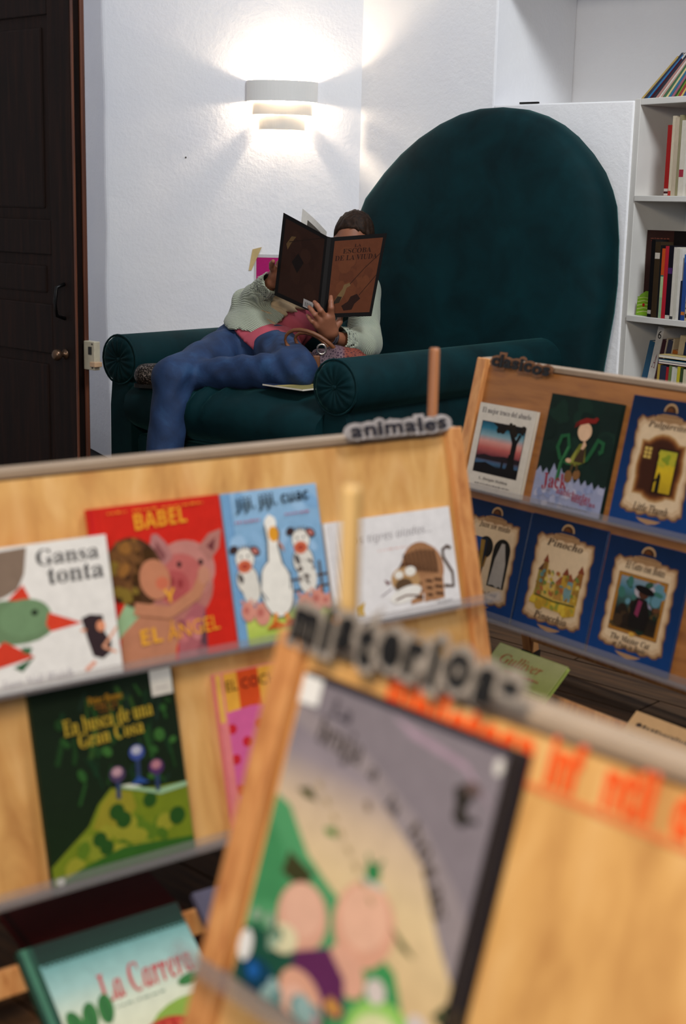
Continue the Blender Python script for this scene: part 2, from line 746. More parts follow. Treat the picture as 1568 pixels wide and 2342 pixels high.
_t.l(_tr.outputs[0], _ad.inputs[1])
_t.l(_ad.outputs[0], _t.t.nodes['Material Output'].inputs[0])
mb = MB()
M = Matrix.Translation((0, -0.044, 0.124))
mb.lathe([(0.006, 0.0), (0.016, 0.006), (0.024, 0.022), (0.018, 0.038), (0.006, 0.044)], M, 14)
bo = mb.build('light_bulb', bulbs, sconce, smooth=True)
pl = bpy.data.lights.new('wall_lamp_glow', 'POINT')
pl.energy = 11.5
pl.color = (1.0, 0.80, 0.58)
pl.shadow_soft_size = 0.020
po = bpy.data.objects.new('wall_lamp_glow', pl)
COL.objects.link(po)
po.parent = sconce
po.location = (0.0, -0.044, 0.146)

# ---------------- poster on the back wall behind the reader
WALLN = Vector((0.087, -0.996, 0))
PM = Matrix.LocRotScale(CORNER + DL * 0.40 + WALLN * 0.002 + Vector((0, 0, 0.80)), Euler((R(90), 0, R(5))), None)
poster = thing('poster', 'magenta poster with a white border taped to the wall behind the reader', 'poster', matrix=PM)
mb = MB()
mb.box((-0.075, -0.03, 0), (0.075, 0.168, 0.0012))
mb.build('poster_sheet', WHITE, poster)
ar = Art(0.15, 0.198, '#c9c4c6', 0.0013, T=lambda x, y, z: (-0.075 + x * 0.15, -0.03 + y * 0.198, z))
ar.rect(0.06, 0.05, 0.94, 0.93, '#b0186a')
ar.rect(0.06, 0.05, 0.94, 0.45, '#a01660')
ar.blobs(0.08, 0.25, 0.4, 0.5, ['#d08aa8', '#c9a0b0', '#8c1050'], 7, 0.02, 0.05, 3)
ar.build('poster_print', poster)
mb = MB()
rows = []
for i in range(7):
    t = i / 6
    rows.append([(-0.100 + 0.016 * t + u * (0.012 + 0.030 * t), 0.095 + 0.095 * t + 0.012 * u * t, 0.004 + 0.03 * (u * t) ** 1.5) for u in (0, .33, .66, 1)])
mb.grid(rows)
o = mb.build('peeling_tape', plain('#cdb27a', 0.6), poster, smooth=True)
tag(o, 'yellowed peeling paper corner')

mb = MB()
mb.lathe([(0.004, 0), (0.004, 0.002), (0.0025, 0.005)], Matrix.Translation(CORNER + DL * 0.787 + Vector((0, 0, 1.391)) + WALLN * 0.0) @ Matrix.Rotation(R(90), 4, 'X'), 8)
tag(mb.build('wall_nail', plain('#15130f', 0.5)), 'small dark nail head in the white wall left of the lamp', 'nail')

mb = MB()
mb.box((W_E + 0.125, 0.004, Z_S + .0005), (W_E + 0.215, 0.016, Z_S + 0.008), TR_)
tag(mb.build('dark_strip', plain('#14120f', 0.6)), 'thin black strip lying on the niche sill above the armchair back', 'strip')

# ================================================================== ARMCHAIR
ACH = (-0.033, 4.75, 0)
chair = thing('armchair', 'huge dark teal velvet armchair with a tall round back and scroll arms', 'armchair', ACH, R(-40))
# local x: towards the near arm, local y: towards the back
BACK_T = 1.30
out = [(-1.09, 0.06), (-1.10, 0.60), (-1.085, 0.90), (-1.045, 1.06), (-1.02, 1.16), (-0.984, 1.235), (-0.88, 1.346), (-0.79, 1.425), (-0.696, 1.49), (-0.60, 1.54), (-0.496, 1.578), (-0.40, 1.597),
       (-0.302, 1.60), (-0.205, 1.59), (-0.113, 1.563), (-0.035, 1.527), (0.033, 1.481), (0.10, 1.42), (0.159, 1.349), (0.195, 1.28), (0.218, 1.218), (0.236, 1.086), (0.242, 0.92), (0.235, 0.80), (0.205, 0.576), (0.19, 0.06)]
mb = MB()
cx_, cz_ = -0.42, 0.85


def ring(sc, y):
    return [(cx_ + (x - cx_) * sc, y, cz_ + (z - cz_) * sc) for x, z in out]


mb.grid([ring(s, y) for s, y in ((0.0, BACK_T - 0.045), (0.3, BACK_T - .044), (0.55, BACK_T - .041), (0.72, BACK_T - .036), (0.84, BACK_T - .027), (0.91, BACK_T - .016), (0.955, BACK_T - .002), (0.982, BACK_T + .016), (0.996, BACK_T + .040), (1.0, BACK_T + .065), (1.0, BACK_T + 0.11), (0.99, BACK_T + 0.13), (0.0, BACK_T + .132))], close_u=True)
mb.build('backrest', TEAL, chair, smooth=True)
RA, ZA = 0.096, 0.60
for ax, nm in ((0.0, 'near'), (-1.09, 'far')):
    mb = MB()
    prof = []
    n = 20
    sgn = 1 if ax == 0 else -1
    # section of a scroll arm: roll on top, side panel below
    for k in range(n + 1):
        a = R(-60 + 300 * k / n)
        prof.append((RA * math.cos(a) * sgn, ZA + RA * math.sin(a)))
    prof += [(-0.066 * sgn, 0.40), (-0.066 * sgn, 0.06), (0.06 * sgn, 0.06), (0.06 * sgn, 0.42)]
    rows = []
    for y, sc in ((0.0, 0.93), (0.012, 1.0), (0.4, 1.0), (0.8, 1.0), (1.27, 1.0)):
        rows.append([(ax + x * sc, y, ZA + (z - ZA) * sc if z > .45 else z) for x, z in prof])
    mb.grid(rows, close_u=True)
    m = len(prof)
    mb.f.append(tuple(range(m)))
    mb.f.append(tuple(range(4 * m + m - 1, 4 * m - 1, -1)))
    arm = mb.build('armrest', TEAL, chair, smooth=True)
    arm.modifiers.new('es', 'EDGE_SPLIT').split_angle = R(50)
    # pleated round end cap: radial folds meeting in a button
    mb = MB()
    rows = []
    seg = 60
    for rr, yy, amp in ((0.004, -0.006, 0.0), (0.02, -0.010, 0.002), (0.045, -0.013, 0.003), (0.07, -0.012, 0.0025), (0.086, -0.006, 0.001), (0.09, 0.004, 0)):
        rows.append([(ax + rr * math.cos(2 * PI * k / seg), yy + amp * math.cos(15 * 2 * PI * k / seg), ZA + rr * math.sin(2 * PI * k / seg)) for k in range(seg)])
    mb.grid(rows, close_u=True)
    mb.build('pleated_cap', TEAL, arm, smooth=True)
    mb = MB()
    mb.lathe([(0.009, 0), (0.009, 0.004), (0.005, 0.007)], Matrix.Translation((ax, -0.004, ZA)) @ Matrix.Rotation(R(90), 4, 'X'), 12)
    mb.build('button', TEAL, arm, smooth=True)
    mb = MB()
    mb.tube([(ax + 0.094 * math.cos(2 * PI * k / 30), -0.003, ZA + 0.094 * math.sin(2 * PI * k / 30)) for k in range(30)], 0.004, 6, closed=True)
    mb.build('cap_piping', TEAL, arm, smooth=True)
# seat cushion with a fat rounded front and pulled folds
mb = MB()
rows = []
nu = 90
prof = [(1.2, 0.30), (1.24, 0.545), (1.0, 0.558), (0.7, 0.56), (0.45, 0.558), (0.28, 0.555), (0.15, 0.55), (0.06, 0.535), (0.0, 0.51), (-0.035, 0.475), (-0.045, 0.43), (-0.035, 0.385), (0.0, 0.35), (0.06, 0.325), (0.2, 0.31)]
for i in range(nu + 1):
    u = i / nu
    x = -1.02 + 0.965 * u
    edge = min(1, min(u, 1 - u) / 0.05)
    sq = 1 - 0.10 * (1 - edge) ** 2
    row = []
    for k, (y, z) in enumerate(prof):
        front = math.exp(-((k - 7.5) / 3.2) ** 2)
        w = 0.0
        for c, a, wd, sl in ((0.30, .010, .013, .012), (0.345, -.009, .012, .014), (0.385, .010, .013, .016), (0.43, -.008, .012, .018), (0.47, .009, .014, .02), (0.62, .004, .03, .01)):
            w += a * math.exp(-((u - c + (k - 7) * sl * .55) / wd) ** 2)
        w += 0.003 * math.sin(u * 23 + k * .8)
        zz = 0.44 + (z - 0.44) * sq
        row.append((x, y - w * front * .7, zz + w * front))
    rows.append(row)
mb.grid(rows, close_u=True)
n_ = len(prof)
mb.f.append(tuple(range(n_)))
mb.f.append(tuple(range(nu * n_ + n_ - 1, nu * n_ - 1, -1)))
mb.build('seat_cushion', TEAL, chair, smooth=True).modifiers.new('es', 'EDGE_SPLIT').split_angle = R(60)
mb = MB()
mb.box((-1.02, 0.015, 0.06), (-0.07, 1.24, 0.32))
mb.build('seat_base', TEAL, chair, bevel=0.02)
for x, y in ((-1.05, 0.06), (0.0, 0.06), (-1.0, 1.2), (0.1, 1.3)):
    mb = MB()
    mb.lathe([(0.022, 0), (0.03, 0.062)], Matrix.Translation((x, y, 0)), 12)
    mb.build('leg', plain('#1c110a', 0.4), chair, smooth=True)

# ================================================================== BOOKCASE AND ITS BOOKS
BKM = Matrix.Translation((1.104, 5.78, 0)) @ Matrix.Rotation(math.atan2(-0.8285, 0.56), 4, 'Z')
bcase = thing('bookcase', 'white built-in wooden bookcase full of books beyond the armchair', 'bookcase', matrix=BKM)
WPAINT = plain('#d4d1cb', 0.5, 0.04, 6)
BW, BD, BT = 1.0, 0.30, 1.628
# local x along the front, y into the case
for nm, lo, hi in (('side_panel', (0, 0, 0), (0.032, BD, BT)), ('side_panel', (BW - .03, 0, 0), (BW, BD, BT)), ('back_board', (0.032, BD - .012, 0), (BW - .03, BD, BT - .024)),
                   ('top_board', (0.032, 0.0, BT - .024), (BW - .03, BD, BT)), ('shelf', (0.0325, -0.004, 1.238), (BW - .03, BD - .012, 1.26)), ('shelf', (0.0325, -0.006, 0.768), (BW - .03, BD - .012, 0.792)),
                   ('shelf', (0.0325, 0.0, 0.40), (BW - .03, BD - .012, 0.424)), ('plinth', (0.032, 0.03, 0), (BW - .03, 0.05, 0.40))):
    mb = MB()
    mb.box(lo, hi)
    mb.build(nm, WPAINT, bcase, bevel=0.002)

GB = {}


def shelf_book(label, group, x, z, th, h, d, col, lean=0.0, y0=0.02, page='#d8d0be', accents=(), name='book', rnd=None):
    """a spine-out book; lean in degrees towards +x; accents: (t0, t1, colour) bands on the spine"""
    M = BKM @ Matrix.Translation((x, y0, z)) @ Matrix.Rotation(R(lean), 4, 'Y')
    b = thing(name, label, 'book', matrix=M, group=group)
    c = 0.0018 if th > .006 else 0.0008
    mb = MB()
    mb.box((0, 0, 0), (c, d, h))
    mb.box((th - c, 0, 0), (th, d, h))
    mb.box((c, 0, 0), (th - c, c, h))
    mb.build('cover', plain(col, 0.45, 0.06, 40), b)
    mb = MB()
    mb.box((c, c, 0.003), (th - c, d - .004, h - .003))
    mb.build('pages', plain(page, 0.85, 0.04, 200), b)
    if accents:
        ar = Art(1, 1, col, 0, T=lambda u, v, zz: (th * (0.04 + u * .92), -0.0002 - zz, h * (0.002 + .996 * v)))
        for t0, t1, cc in accents:
            if isinstance(cc, tuple):
                ar.text(cc[0], 0.2, t0, 0.8, t1, cc[1], cc[2] if len(cc) > 2 else '')
            else:
                ar.rect(0.0, t0, 1, t1, cc)
        ar.build('spine_print', b)
    return b


# slanted thin booklets on the top
rnd = random.Random(11)
top = [('#b79a52', 'yellow-edged'), ('#1d2438', 'navy'), ('#1a70a8', 'bright blue'), ('#4a1626', 'maroon'), ('#141a2c', 'near-black'), ('#b08078', 'dusty pink'), ('#d8d2c8', 'white'), ('#c49a8c', 'salmon'), ('#3d6a46', 'leaf green'),
       ('#d2c48c', 'cream'), ('#226a8c', 'teal blue'), ('#9c5a6e', 'rose'), ('#2c5a2a', 'dark green'), ('#7a8c2a', 'olive'), ('#a02830', 'red'), ('#d0b060', 'mustard'), ('#30507c', 'slate blue')]
x = 0.022
prevs = None
for i, (c, w) in enumerate(top):
    th = rnd.choice((0.006, 0.008, 0.010))
    hh = 0.23 + 0.012 * math.sin(i * 1.7) + (0.02 if i in (3, 12) else 0)
    ln = 50 - i * 0.9
    acc = [(0.86, 0.97, '#c8c4c0')] if i == 3 else ([(0.35, 0.5, '#c9b832'), (0.6, 0.72, '#b8c040')] if i == 12 else [])
    shelf_book('%s booklet slanting on the bookcase top, %s' % (w, 'lowest of the row' if i == 0 else 'next to the %s one' % top[i - 1][1]), 'booklets on top of the bookcase', x, BT + 0.0005, th, hh, 0.18, c, ln, 0.01, accents=acc)
    x += th / math.cos(R(ln)) + 0.0022
# first shelf
row1 = [('#9c1f1c', 'red', .022, .265, [(0.0, .10, '#c8beb4'), (.03, .06, '#402020')]), ('#cdbfa6', 'cream', .014, .298, [(0, .06, '#b03028')]), ('#b8a890', 'beige', .020, .292, []), ('#8c8462', 'olive-topped', .012, .300, []), ('#d2cabb', 'white', .024, .280, [(.25, .35, '#a03040')]),
        ('#d6cfc2', 'pale', .014, .276, []), ('#cfc6b6', 'ivory', .024, .278, [(.4, .5, '#303850')]), ('#d8d4cc', 'off-white', .02, .27, []), ('#b43a30', 'brick red', .018, .26, [(.1, .2, '#d8d0c0')]), ('#c8bca4', 'sand', .026, .285, []),
        ('#d4c9b6', 'pale cream', .02, .28, []), ('#a09070', 'khaki', .02, .27, [])]
x = 0.165
for i, (c, w, th, hh, acc) in enumerate(row1):
    shelf_book('%s spine on the upper bookcase shelf, %s' % (w, 'first of that row' if i == 0 else 'after the %s spine' % row1[i - 1][1]), 'spines on the upper bookcase shelf', x, 1.2605, th, hh, 0.2, c, 0, 0.02, accents=acc)
    x += th + 0.001
# second shelf: face-out brown book at the back, spines in front of it
Z2 = 0.7925
MF = BKM @ Matrix.Translation((0.06, 0.262, Z2)) @ Matrix.Rotation(R(90), 4, 'X')
bb = thing('book', 'big dark brown book standing face out behind the spines, letter R on it', 'book', matrix=BKM @ Matrix.Translation((0.04, 0.075, Z2)))
mb = MB()
mb.box((0, 0, 0), (0.40, 0.003, 0.335))
mb.box((0, 0.012, 0), (0.40, 0.015, 0.335))
mb.box((0, 0.003, 0), (0.003, 0.012, 0.335))
mb.build('cover', plain('#2c1511', 0.4), bb)
mb = MB()
mb.box((0.003, 0.0032, 0.003), (0.394, 0.0118, 0.332))
mb.build('pages', PAPER, bb)
ar = Art(1, 1, '#331a15', 0, T=lambda u, v, zz: (0.40 * u, -0.0002 - zz, 0.335 * v))
ar.rect(0.36, 0, 1, 1, '#120d0c')
ar.text('R', 0.20, 0.66, 0.275, 0.78, '#d8cfc2')
ar.rect(0.30, 0.73, 0.315, 0.85, '#d8cfc2')
ar.scribble(0.05, 0.90, 0.3, 0.915, '#7a4030', seed=2)
ar.scribble(0.06, 0.875, 0.26, 0.886, '#8a2a28', seed=5)
ar.build('cover_print', bb)
row2 = [('#0f0d0f', 'black', .020, .300, [(0.04, .09, '#b0a8a0')]), ('#3a2c1c', 'bronze brown', .028, .292, [(.78, .86, '#c8beb0')]), ('#101214', 'jet black', .008, .28, []), ('#c4501e', 'orange and green', .016, .268, [(0, .30, '#8fae8a'), (.30, .60, '#a8c090'), (.6, .62, '#2f6a60')]),
        ('#b01a2c', 'crimson', .018, .278, []), ('#14101a', 'violet-tagged', .024, .280, [(.62, .70, '#4a2a60'), (.0, .05, '#c8c0b4')]), ('#cfc8bc', 'white', .016, .275, [(.0, .04, '#3a3a3a')]), ('#c4bfb2', 'greyish white', .012, .272, []), ('#d4cfc6', 'paper white', .014, .270, []),
        ('#182038', 'dark navy', .010, .15, []), ('#2c4a8c', 'blue', .020, .250, [(.08, .13, '#c07030'), (.88, 1, '#3c6ab0')]), ('#b8a888', 'buff patterned', .040, .218, [(.05, .12, '#3a3020'), (.2, .23, '#4a4030'), (.3, .33, '#4a4030')]), ('#c8c2b6', 'pale grey', .02, .25, []), ('#6a3020', 'rust', .02, .27, []), ('#20402c', 'bottle green', .02, .26, [])]
x = 0.138
for i, (c, w, th, hh, acc) in enumerate(row2):
    shelf_book('%s spine on the middle bookcase shelf, %s' % (w, 'first after the letter R' if i == 0 else 'after the %s spine' % row2[i - 1][1]), 'spines on the middle bookcase shelf', x, Z2, th, hh, 0.07, c, 0, 0.002, accents=acc)
    x += th + 0.001
gb = thing('booklet', 'small lime green booklet with rounded top and red flower by the brown book', 'booklet', matrix=BKM @ Matrix.Translation((0.048, 0.03, Z2)))
mb = MB()
pol = [(0, 0), (0.082, 0), (0.082, 0.085), (0.07, 0.097), (0.05, 0.098), (0.02, 0.082), (0.005, 0.055)]
mb.prism(pol, (0, 0.004), T=lambda a, b, c: (a, c, b))
mb.build('cover', plain('#6f9a1e', 0.5), gb)
ar = Art(1, 1, '#7aa622', 0, T=lambda u, v, zz: (0.006 + 0.07 * u, -0.0002 - zz, 0.004 + 0.07 * v))
for k in range(5):
    ar.line([(0.0, .1 + .2 * k), (.5, .2 + .2 * k), (1, .18 + .19 * k)], .05, '#b8c878')
ar.ell(.5, .55, .1, .1, '#a81e18')
ar.build('cover_print', gb)
# third shelf, partly behind the display rack
Z3 = 0.4245
row3 = [('#0f4a6a', 'teal', .030, .275, 12, []), ('#cdc7c0', 'white', .034, .335, 11, [(.5, .68, ('A', '#6a1420', 'I')), (.86, .96, ('6', '#181414', 'B'))]), ('#3c1820', 'maroon', .022, .285, 11, []), ('#b8a890', 'tan', .006, .29, 10, []), ('#3a3a4c', 'slate grey', .026, .285, 10, []), ('#b8a68a', 'straw', .008, .29, 9, []), ('#b0611e', 'orange', .028, .245, 8, []), ('#c0ae8c', 'cream', .03, .305, 7, []), ('#1c2a4a', 'navy', .028, .28, 6, []), ('#1c4a34', 'green', .026, .28, 5, []), ('#c8bca0', 'ivory', .03, .31, 4, [])]
x = 0.036
for i, (c, w, th, hh, ln, acc) in enumerate(row3):
    shelf_book('%s book leaning on the lower bookcase shelf, %s' % (w, 'first of its row' if i == 0 else 'after the %s one' % row3[i - 1][1]), 'leaning books on the lower bookcase shelf', x, Z3 + 0.0, th, hh, 0.16, c, ln, 0.075, accents=acc)
    x += (th + 0.002) / math.cos(R(ln)) + 0.0015
row4 = [('#b89a48', 'mustard', .012), ('#2f3348', 'slate', .03), ('#a8232a', 'red', .012), ('#6a7a48', 'moss', .014), ('#d0ccc0', 'white', .014), ('#c8c8b8', 'grey', .01), ('#c8b832', 'yellow', .014), ('#3a4a2c', 'dark green', .014), ('#d0c8a8', 'cream', .02), ('#8c3a5c', 'plum', .014)]
x = 0.205
for i, (c, w, th) in enumerate(row4):
    shelf_book('small %s spine on the lower bookcase shelf, %s' % (w, 'first of the small ones' if i == 0 else 'beside the small %s one' % row4[i - 1][1]), 'small spines on the lower bookcase shelf', x, Z3, th, 0.19 - .004 * (i % 3), 0.06, c, 2, 0.006)
    x += th + 0.002
for i, (c, w, h0) in enumerate((('#c8b070', 'straw yellow', .012), ('#2a7aa0', 'blue-striped', .008), ('#8a3a68', 'purple-striped', .008))):
    M = BKM @ Matrix.Translation((0.215, 0.004, Z3 + 0.191 + [0.0305, 0.0155, 0.007][i] - 0.0055))
    b = thing('booklet', '%s booklet lying flat on top of the small spines' % w, 'booklet', matrix=M, group='booklets lying on the small spines')
    mb = MB()
    mb.box((0, 0, 0), (0.16, 0.062, 0.0006))
    mb.box((0, 0, h0 - .0006), (0.16, 0.062, h0))
    mb.box((0, 0, 0.0006), (0.0006, 0.062, h0 - .0006))
    mb.build('cover', plain(c, 0.5), b)
    mb = MB()
    mb.box((0.0006, 0.001, 0.0007), (0.159, 0.061, h0 - .0007))
    mb.build('pages', PAPER, b)

# ================================================================== DISPLAY RACKS
class Rack:
    def __init__(s, name, label, P, ang, H, tau, x0, x1, rod_x, ledge_ext=(0, 0), ply=None):
        s.M = Matrix.Translation((P[0], P[1], 0)) @ Matrix.Rotation(R(ang), 4, 'Z')
        s.H, s.t = H, R(tau)
        s.ply = ply or PLY
        s.e = thing(name, label, 'display rack', matrix=s.M, group='wooden book display racks')
        e = s.e
        ct, st = math.cos(s.t), math.sin(s.t)

        def T(u, v, n):
            return (u, -(v * st + n * ct), H - v * ct + n * st)
        s.T = T
        RW = 0.040

        def TB(u, v, n):
            p = T(u, v, n)
            return (p[0], RW - p[1], p[2])
        L = (H - .004) / ct
        # plywood panels and solid side stiles, front and back
        for f, nm in ((T, 'front_panel'), (TB, 'back_panel')):
            mb = MB()
            mb.box((x0 + .034, 0.014, -0.012), (x1 - .034, 0.628, -0.001), f)
            mb.build(nm, s.ply, e)
            for a, b in ((x0, x0 + .034), (x1 - .034, x1)):
                mb = MB()
                mb.box((a, 0.0, -0.017), (b, L - .02, 0.013), f)
                mb.build('stile', STILEW, e, bevel=0.003)
            mb = MB()
            mb.box((x0 + .034, L - .10, -0.016), (x1 - .034, L - .06, -0.002), f)
            mb.build('bottom_rail', STILEW, e, bevel=0.002)
        mb = MB()
        mb.box((x0 + .0, 0.003, H - .012), (x1, RW - .003, H + .001))
        mb.build('ridge_board', plain('#9a8672', 0.6, 0.05, 20), e, bevel=0.002)
        for v in (0.325, 0.622):
            mb = MB()
            mb.box((x0 + ledge_ext[0], v, 0.014), (x1 + ledge_ext[1], v + .004, 0.046), T)
            mb.box((x0 + ledge_ext[0], v - (.015 if v < .5 else .021), 0.043), (x1 + ledge_ext[1], v, 0.046), T)
            mb.box((x0 + .036, v, 0.0), (x1 - .036, v + .004, 0.014), T)
            mb.build('ledge', ACR, e)
        # round wooden post standing at the end of the ridge
        mb = MB()
        mb.lathe([(0.009, 0.0), (0.0095, 0.01), (0.0095, H + .142), (0.008, H + .147)], Matrix.Translation((rod_x, RW / 2, 0)), 16)
        mb.build('post', wood('dowel_wood', '#b08a52', '#c9a468', '#d6b47c', (40, 40, 2), 0.5, False) if rod_x > 0 and ang < 0 else wood('dowel_dark', '#8a5634', '#a86c44', '#b87c50', (40, 40, 2), 0.5, False), e, smooth=True)
        for f in (T, TB):
            for a in (x0 + .017, x1 - .017):
                p = f(a, L - .02, -0.002)
                mb = MB()
                mb.box((p[0] - .016, p[1] - .02, 0.0), (p[0] + .016, p[1] + .02, p[2] + .004))
                mb.build('foot', plain('#241a12', 0.6), e)

    def at(s, u, v, n, rot=0.0):
        ct, st = math.cos(s.t), math.sin(s.t)
        p = s.T(u, v, n)
        L = Matrix(((1, 0, 0, p[0]), (0, st, -ct, p[1]), (0, ct, st, p[2]), (0, 0, 0, 1)))
        return s.M @ L @ Matrix.Rotation(R(rot), 4, 'Z')


def display_book(rk, label, u0, u1, v0, v1, th, bg, art, n=0.0012, rot=0.0, page='#d9d2c2', spine=None, group=None, M=None, name='book'):
    """u0..u1, v0..v1: the cover's box on the rack panel (v downwards)"""
    w, h = u1 - u0, v1 - v0
    if M is None:
        M = rk.at((u0 + u1) / 2, v1, n, rot)
    b = thing(name, label, 'book', matrix=M, group=group)
    c = 0.002 if th > 0.007 else 0.0007
    mb = MB()
    mb.box((-w / 2, 0, 0), (w / 2, h, c))
    mb.box((-w / 2, 0, th - c), (w / 2, h, th))
    mb.box((-w / 2, 0, c), (-w / 2 + c, h, th - c))
    mb.build('cover', plain(spine or bg, 0.62, 0.05, 40, Specular_IOR_Level=0.2), b)
    mb = MB()
    e = .008 if th > .009 else .003
    mb.box((-w / 2 + c, 0.002, c), (w / 2 - e, h - e * .7, th - c))
    mb.build('pages', plain(page, 0.85, 0.05, 200), b)
    ar = Art(w, h, bg, th + 0.0001, T=lambda x, y, z: (-w / 2 + w * (.002 + .996 * x), h * (.002 + .996 * y), z))
    art(ar)
    ar.build('cover_print', b)
    return b


ANI = Rack('display_rack', 'wooden display rack holding the red, sky blue and white picture books', (0.2, 2.612), 37.0, 0.80, 14.5, -1.06, 0.012, -0.034, (0, .012))
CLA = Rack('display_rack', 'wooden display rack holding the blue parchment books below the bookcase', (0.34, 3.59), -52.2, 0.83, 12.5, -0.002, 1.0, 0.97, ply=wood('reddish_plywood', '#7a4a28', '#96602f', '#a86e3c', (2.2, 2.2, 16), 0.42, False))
MIS = Rack('display_rack', 'blurred nearest wooden display rack with orange lettering and a single witch book', (-0.037, 1.304), -48.0, 0.80, 17, -0.018, 0.90, 0.044)


# ---- covers -------------------------------------------------------
def art_gansa(a):
    a.poly([(0, .97), (.40, .985), (.36, .80), (.30, .70), (.2, .66), (0, .62)], '#7d6a5c')
    a.poly([(.20, .62), (.34, .73), (.38, .63), (.30, .60)], '#cc3a26')
    a.ell(.22, .48, .32, .155, '#66805e', -8)
    a.ell(.33, .50, .19, .13, '#6d8a66')
    a.ell(.40, .525, .026, .021, '#1a2418')
    a.poly([(.50, .51), (.74, .40), (.50, .375), (.47, .43)], '#cf3f28')
    a.poly([(-.0, .27), (.16, .36), (.36, .22), (.0, .17)], '#c83a26')
    a.poly([(.20, .17), (.36, .22), (.26, .13)], '#2f5a3a')
    a.poly([(.27, .30), (.35, .29), (.33, .24), (.28, .26)], '#3f6a48')
    a.poly([(.0, .40), (.12, .35), (.0, .28)], '#dcd9d4')
    a.poly([(.735, .43), (.80, .45), (.90, .43), (.90, .30), (.94, .24), (.93, .16), (.86, .12), (.79, .15), (.76, .28)], '#33262a')
    a.ell(.875, .355, .035, .04, '#d98f6c')
    a.line([(.87, .20), (.95, .28), (1.0, .33)], .02, '#d99a7c')
    a.line([(.88, .20), (.97, .15)], .018, '#d99a7c')
    a.line([(.72, .35), (.76, .34)], .02, '#d98f6c')
    a.line([(.72, .06), (.80, .11)], .03, '#d99a84')
    a.text('Gansa', .46, .84, .93, .955, '#2a2a2e', 'B')
    a.text('tonta', .53, .70, .95, .82, '#2a2a2e', 'B')
    a.text('Joan Noll Walsh', .10, .035, .62, .10, '#9a94a0', 'I')


def art_babel(a):
    a.rect(0, 0, .035, 1, '#b81c1a')
    a.rect(.06, 0, .066, 1, '#a81816')
    # boy in three quarter back view hugging a pig
    a.poly([(.07, .0), (.13, .22), (.28, .32), (.42, .44), (.62, .40), (.60, .20), (.52, .08), (.50, 0)], '#b0765a')
    a.poly([(.08, .16), (.10, .30), (.20, .42), (.30, .38), (.26, .30), (.14, .22)], '#8fae86')
    a.ell(.62, .46, .25, .23, '#a86a62', 6)
    a.ell(.66, .55, .24, .19, '#b67a72')
    a.ell(.60, .50, .20, .16, '#b4605c', 10)
    a.ell(.56, .46, .12, .10, '#a84e4e', 0)
    a.poly([(.44, .80), (.40, .70), (.47, .57), (.58, .64), (.54, .74), (.48, .80)], '#a8706e')
    a.poly([(.465, .76), (.45, .70), (.50, .62), (.53, .66)], '#7e4a4a')
    a.poly([(.78, .68), (.88, .76), (.985, .78), (.95, .66), (.86, .58)], '#a87068')
    a.poly([(.85, .68), (.93, .73), (.90, .64)], '#6a3436')
    a.ell(.62, .59, .018, .02, '#2a1a1c')
    a.ell(.79, .585, .018, .02, '#2a1a1c')
    a.ell(.545, .49, .022, .03, '#8c3436')
    a.ell(.61, .47, .022, .03, '#8c3436')
    a.poly([(.52, .0), (.56, .20), (.70, .34), (.78, .30), (.74, .0)], '#a25a60')
    a.poly([(.70, .06), (.78, .30), (.76, .04)], '#5a3a44')
    a.blobs(.54, .02, .72, .22, ['#c27a7c', '#8c4a52', '#b86a6c'], 10, .02, .05, 3)
    a.ell(.28, .58, .21, .225, '#4a2f1c', 20)
    a.ell(.25, .62, .17, .16, '#5f3d22', 10)
    a.blobs(.12, .42, .40, .76, ['#6d4826', '#3a2414', '#8a5c2a', '#7a6426', '#40280f'], 34, .02, .055, 8)
    a.ell(.42, .52, .115, .13, '#b97a5c', 14)
    a.ell(.47, .49, .05, .04, '#c4694e')
    a.line([(.24, .36), (.50, .30), (.72, .39), (.80, .50)], .085, '#b57a5c')
    a.ell(.80, .50, .05, .06, '#b9806a')
    a.text('BABEL', .32, .845, .72, .945, '#e09a2a', 'SB', 2)
    a.text('Y', .47, .365, .56, .45, '#e0a030', 'SB')
    a.text('EL', .26, .13, .42, .225, '#dfa02c', 'SB', 2)
    a.text('ÁNGEL', .46, .135, .87, .255, '#e09a2a', '', 3)
    for k, (x0, x1) in enumerate(((.13, .27), (.32, .50), (.54, .86))):
        a.scribble(x0, .955, x1, .97, '#e07a28', seed=k + 3)


def cow(a, x, y, s):
    a.ell(x, y - .06 * s, .091 * s, .080 * s, '#3a3434')
    a.ell(x, y + .05 * s, .080 * s, .064 * s, '#3a3434')
    a.ell(x, y - .06 * s, .085 * s, .075 * s, '#d8d4cc')
    a.ell(x, y + .05 * s, .075 * s, .06 * s, '#dedad2')
    a.ell(x - .05 * s, y - .05 * s, .02 * s, .03 * s, '#4a4444', 20)
    a.ell(x + .05 * s, y - .08 * s, .025 * s, .025 * s, '#4a4444')
    for k in (-1, 0, 1):
        a.line([(x + .03 * k * s, y - .10 * s), (x + .035 * k * s, y - .05 * s)], .007, '#6a6464')
    a.ell(x - .01 * s, y + .012 * s, .058 * s, .034 * s, '#c8694a')
    a.ell(x - .01 * s, y + .012 * s, .03 * s, .014 * s, '#a83f30')
    a.ell(x - .085 * s, y + .105 * s, .036 * s, .022 * s, '#3a2a2c', 30)
    a.ell(x + .09 * s, y + .085 * s, .045 * s, .024 * s, '#3a2a2c', -35)
    a.ell(x + .09 * s, y + .085 * s, .028 * s, .014 * s, '#b87068', -35)
    for k in range(5):
        a.line([(x - .05 * s + k * .025 * s, y + .1 * s), (x - .045 * s + k * .024 * s, y + .125 * s)], .008, '#5a4a44')
    a.ell(x - .03 * s, y + .065 * s, .008 * s, .007 * s, '#20181a')
    a.ell(x + .025 * s, y + .065 * s, .008 * s, .007 * s, '#20181a')


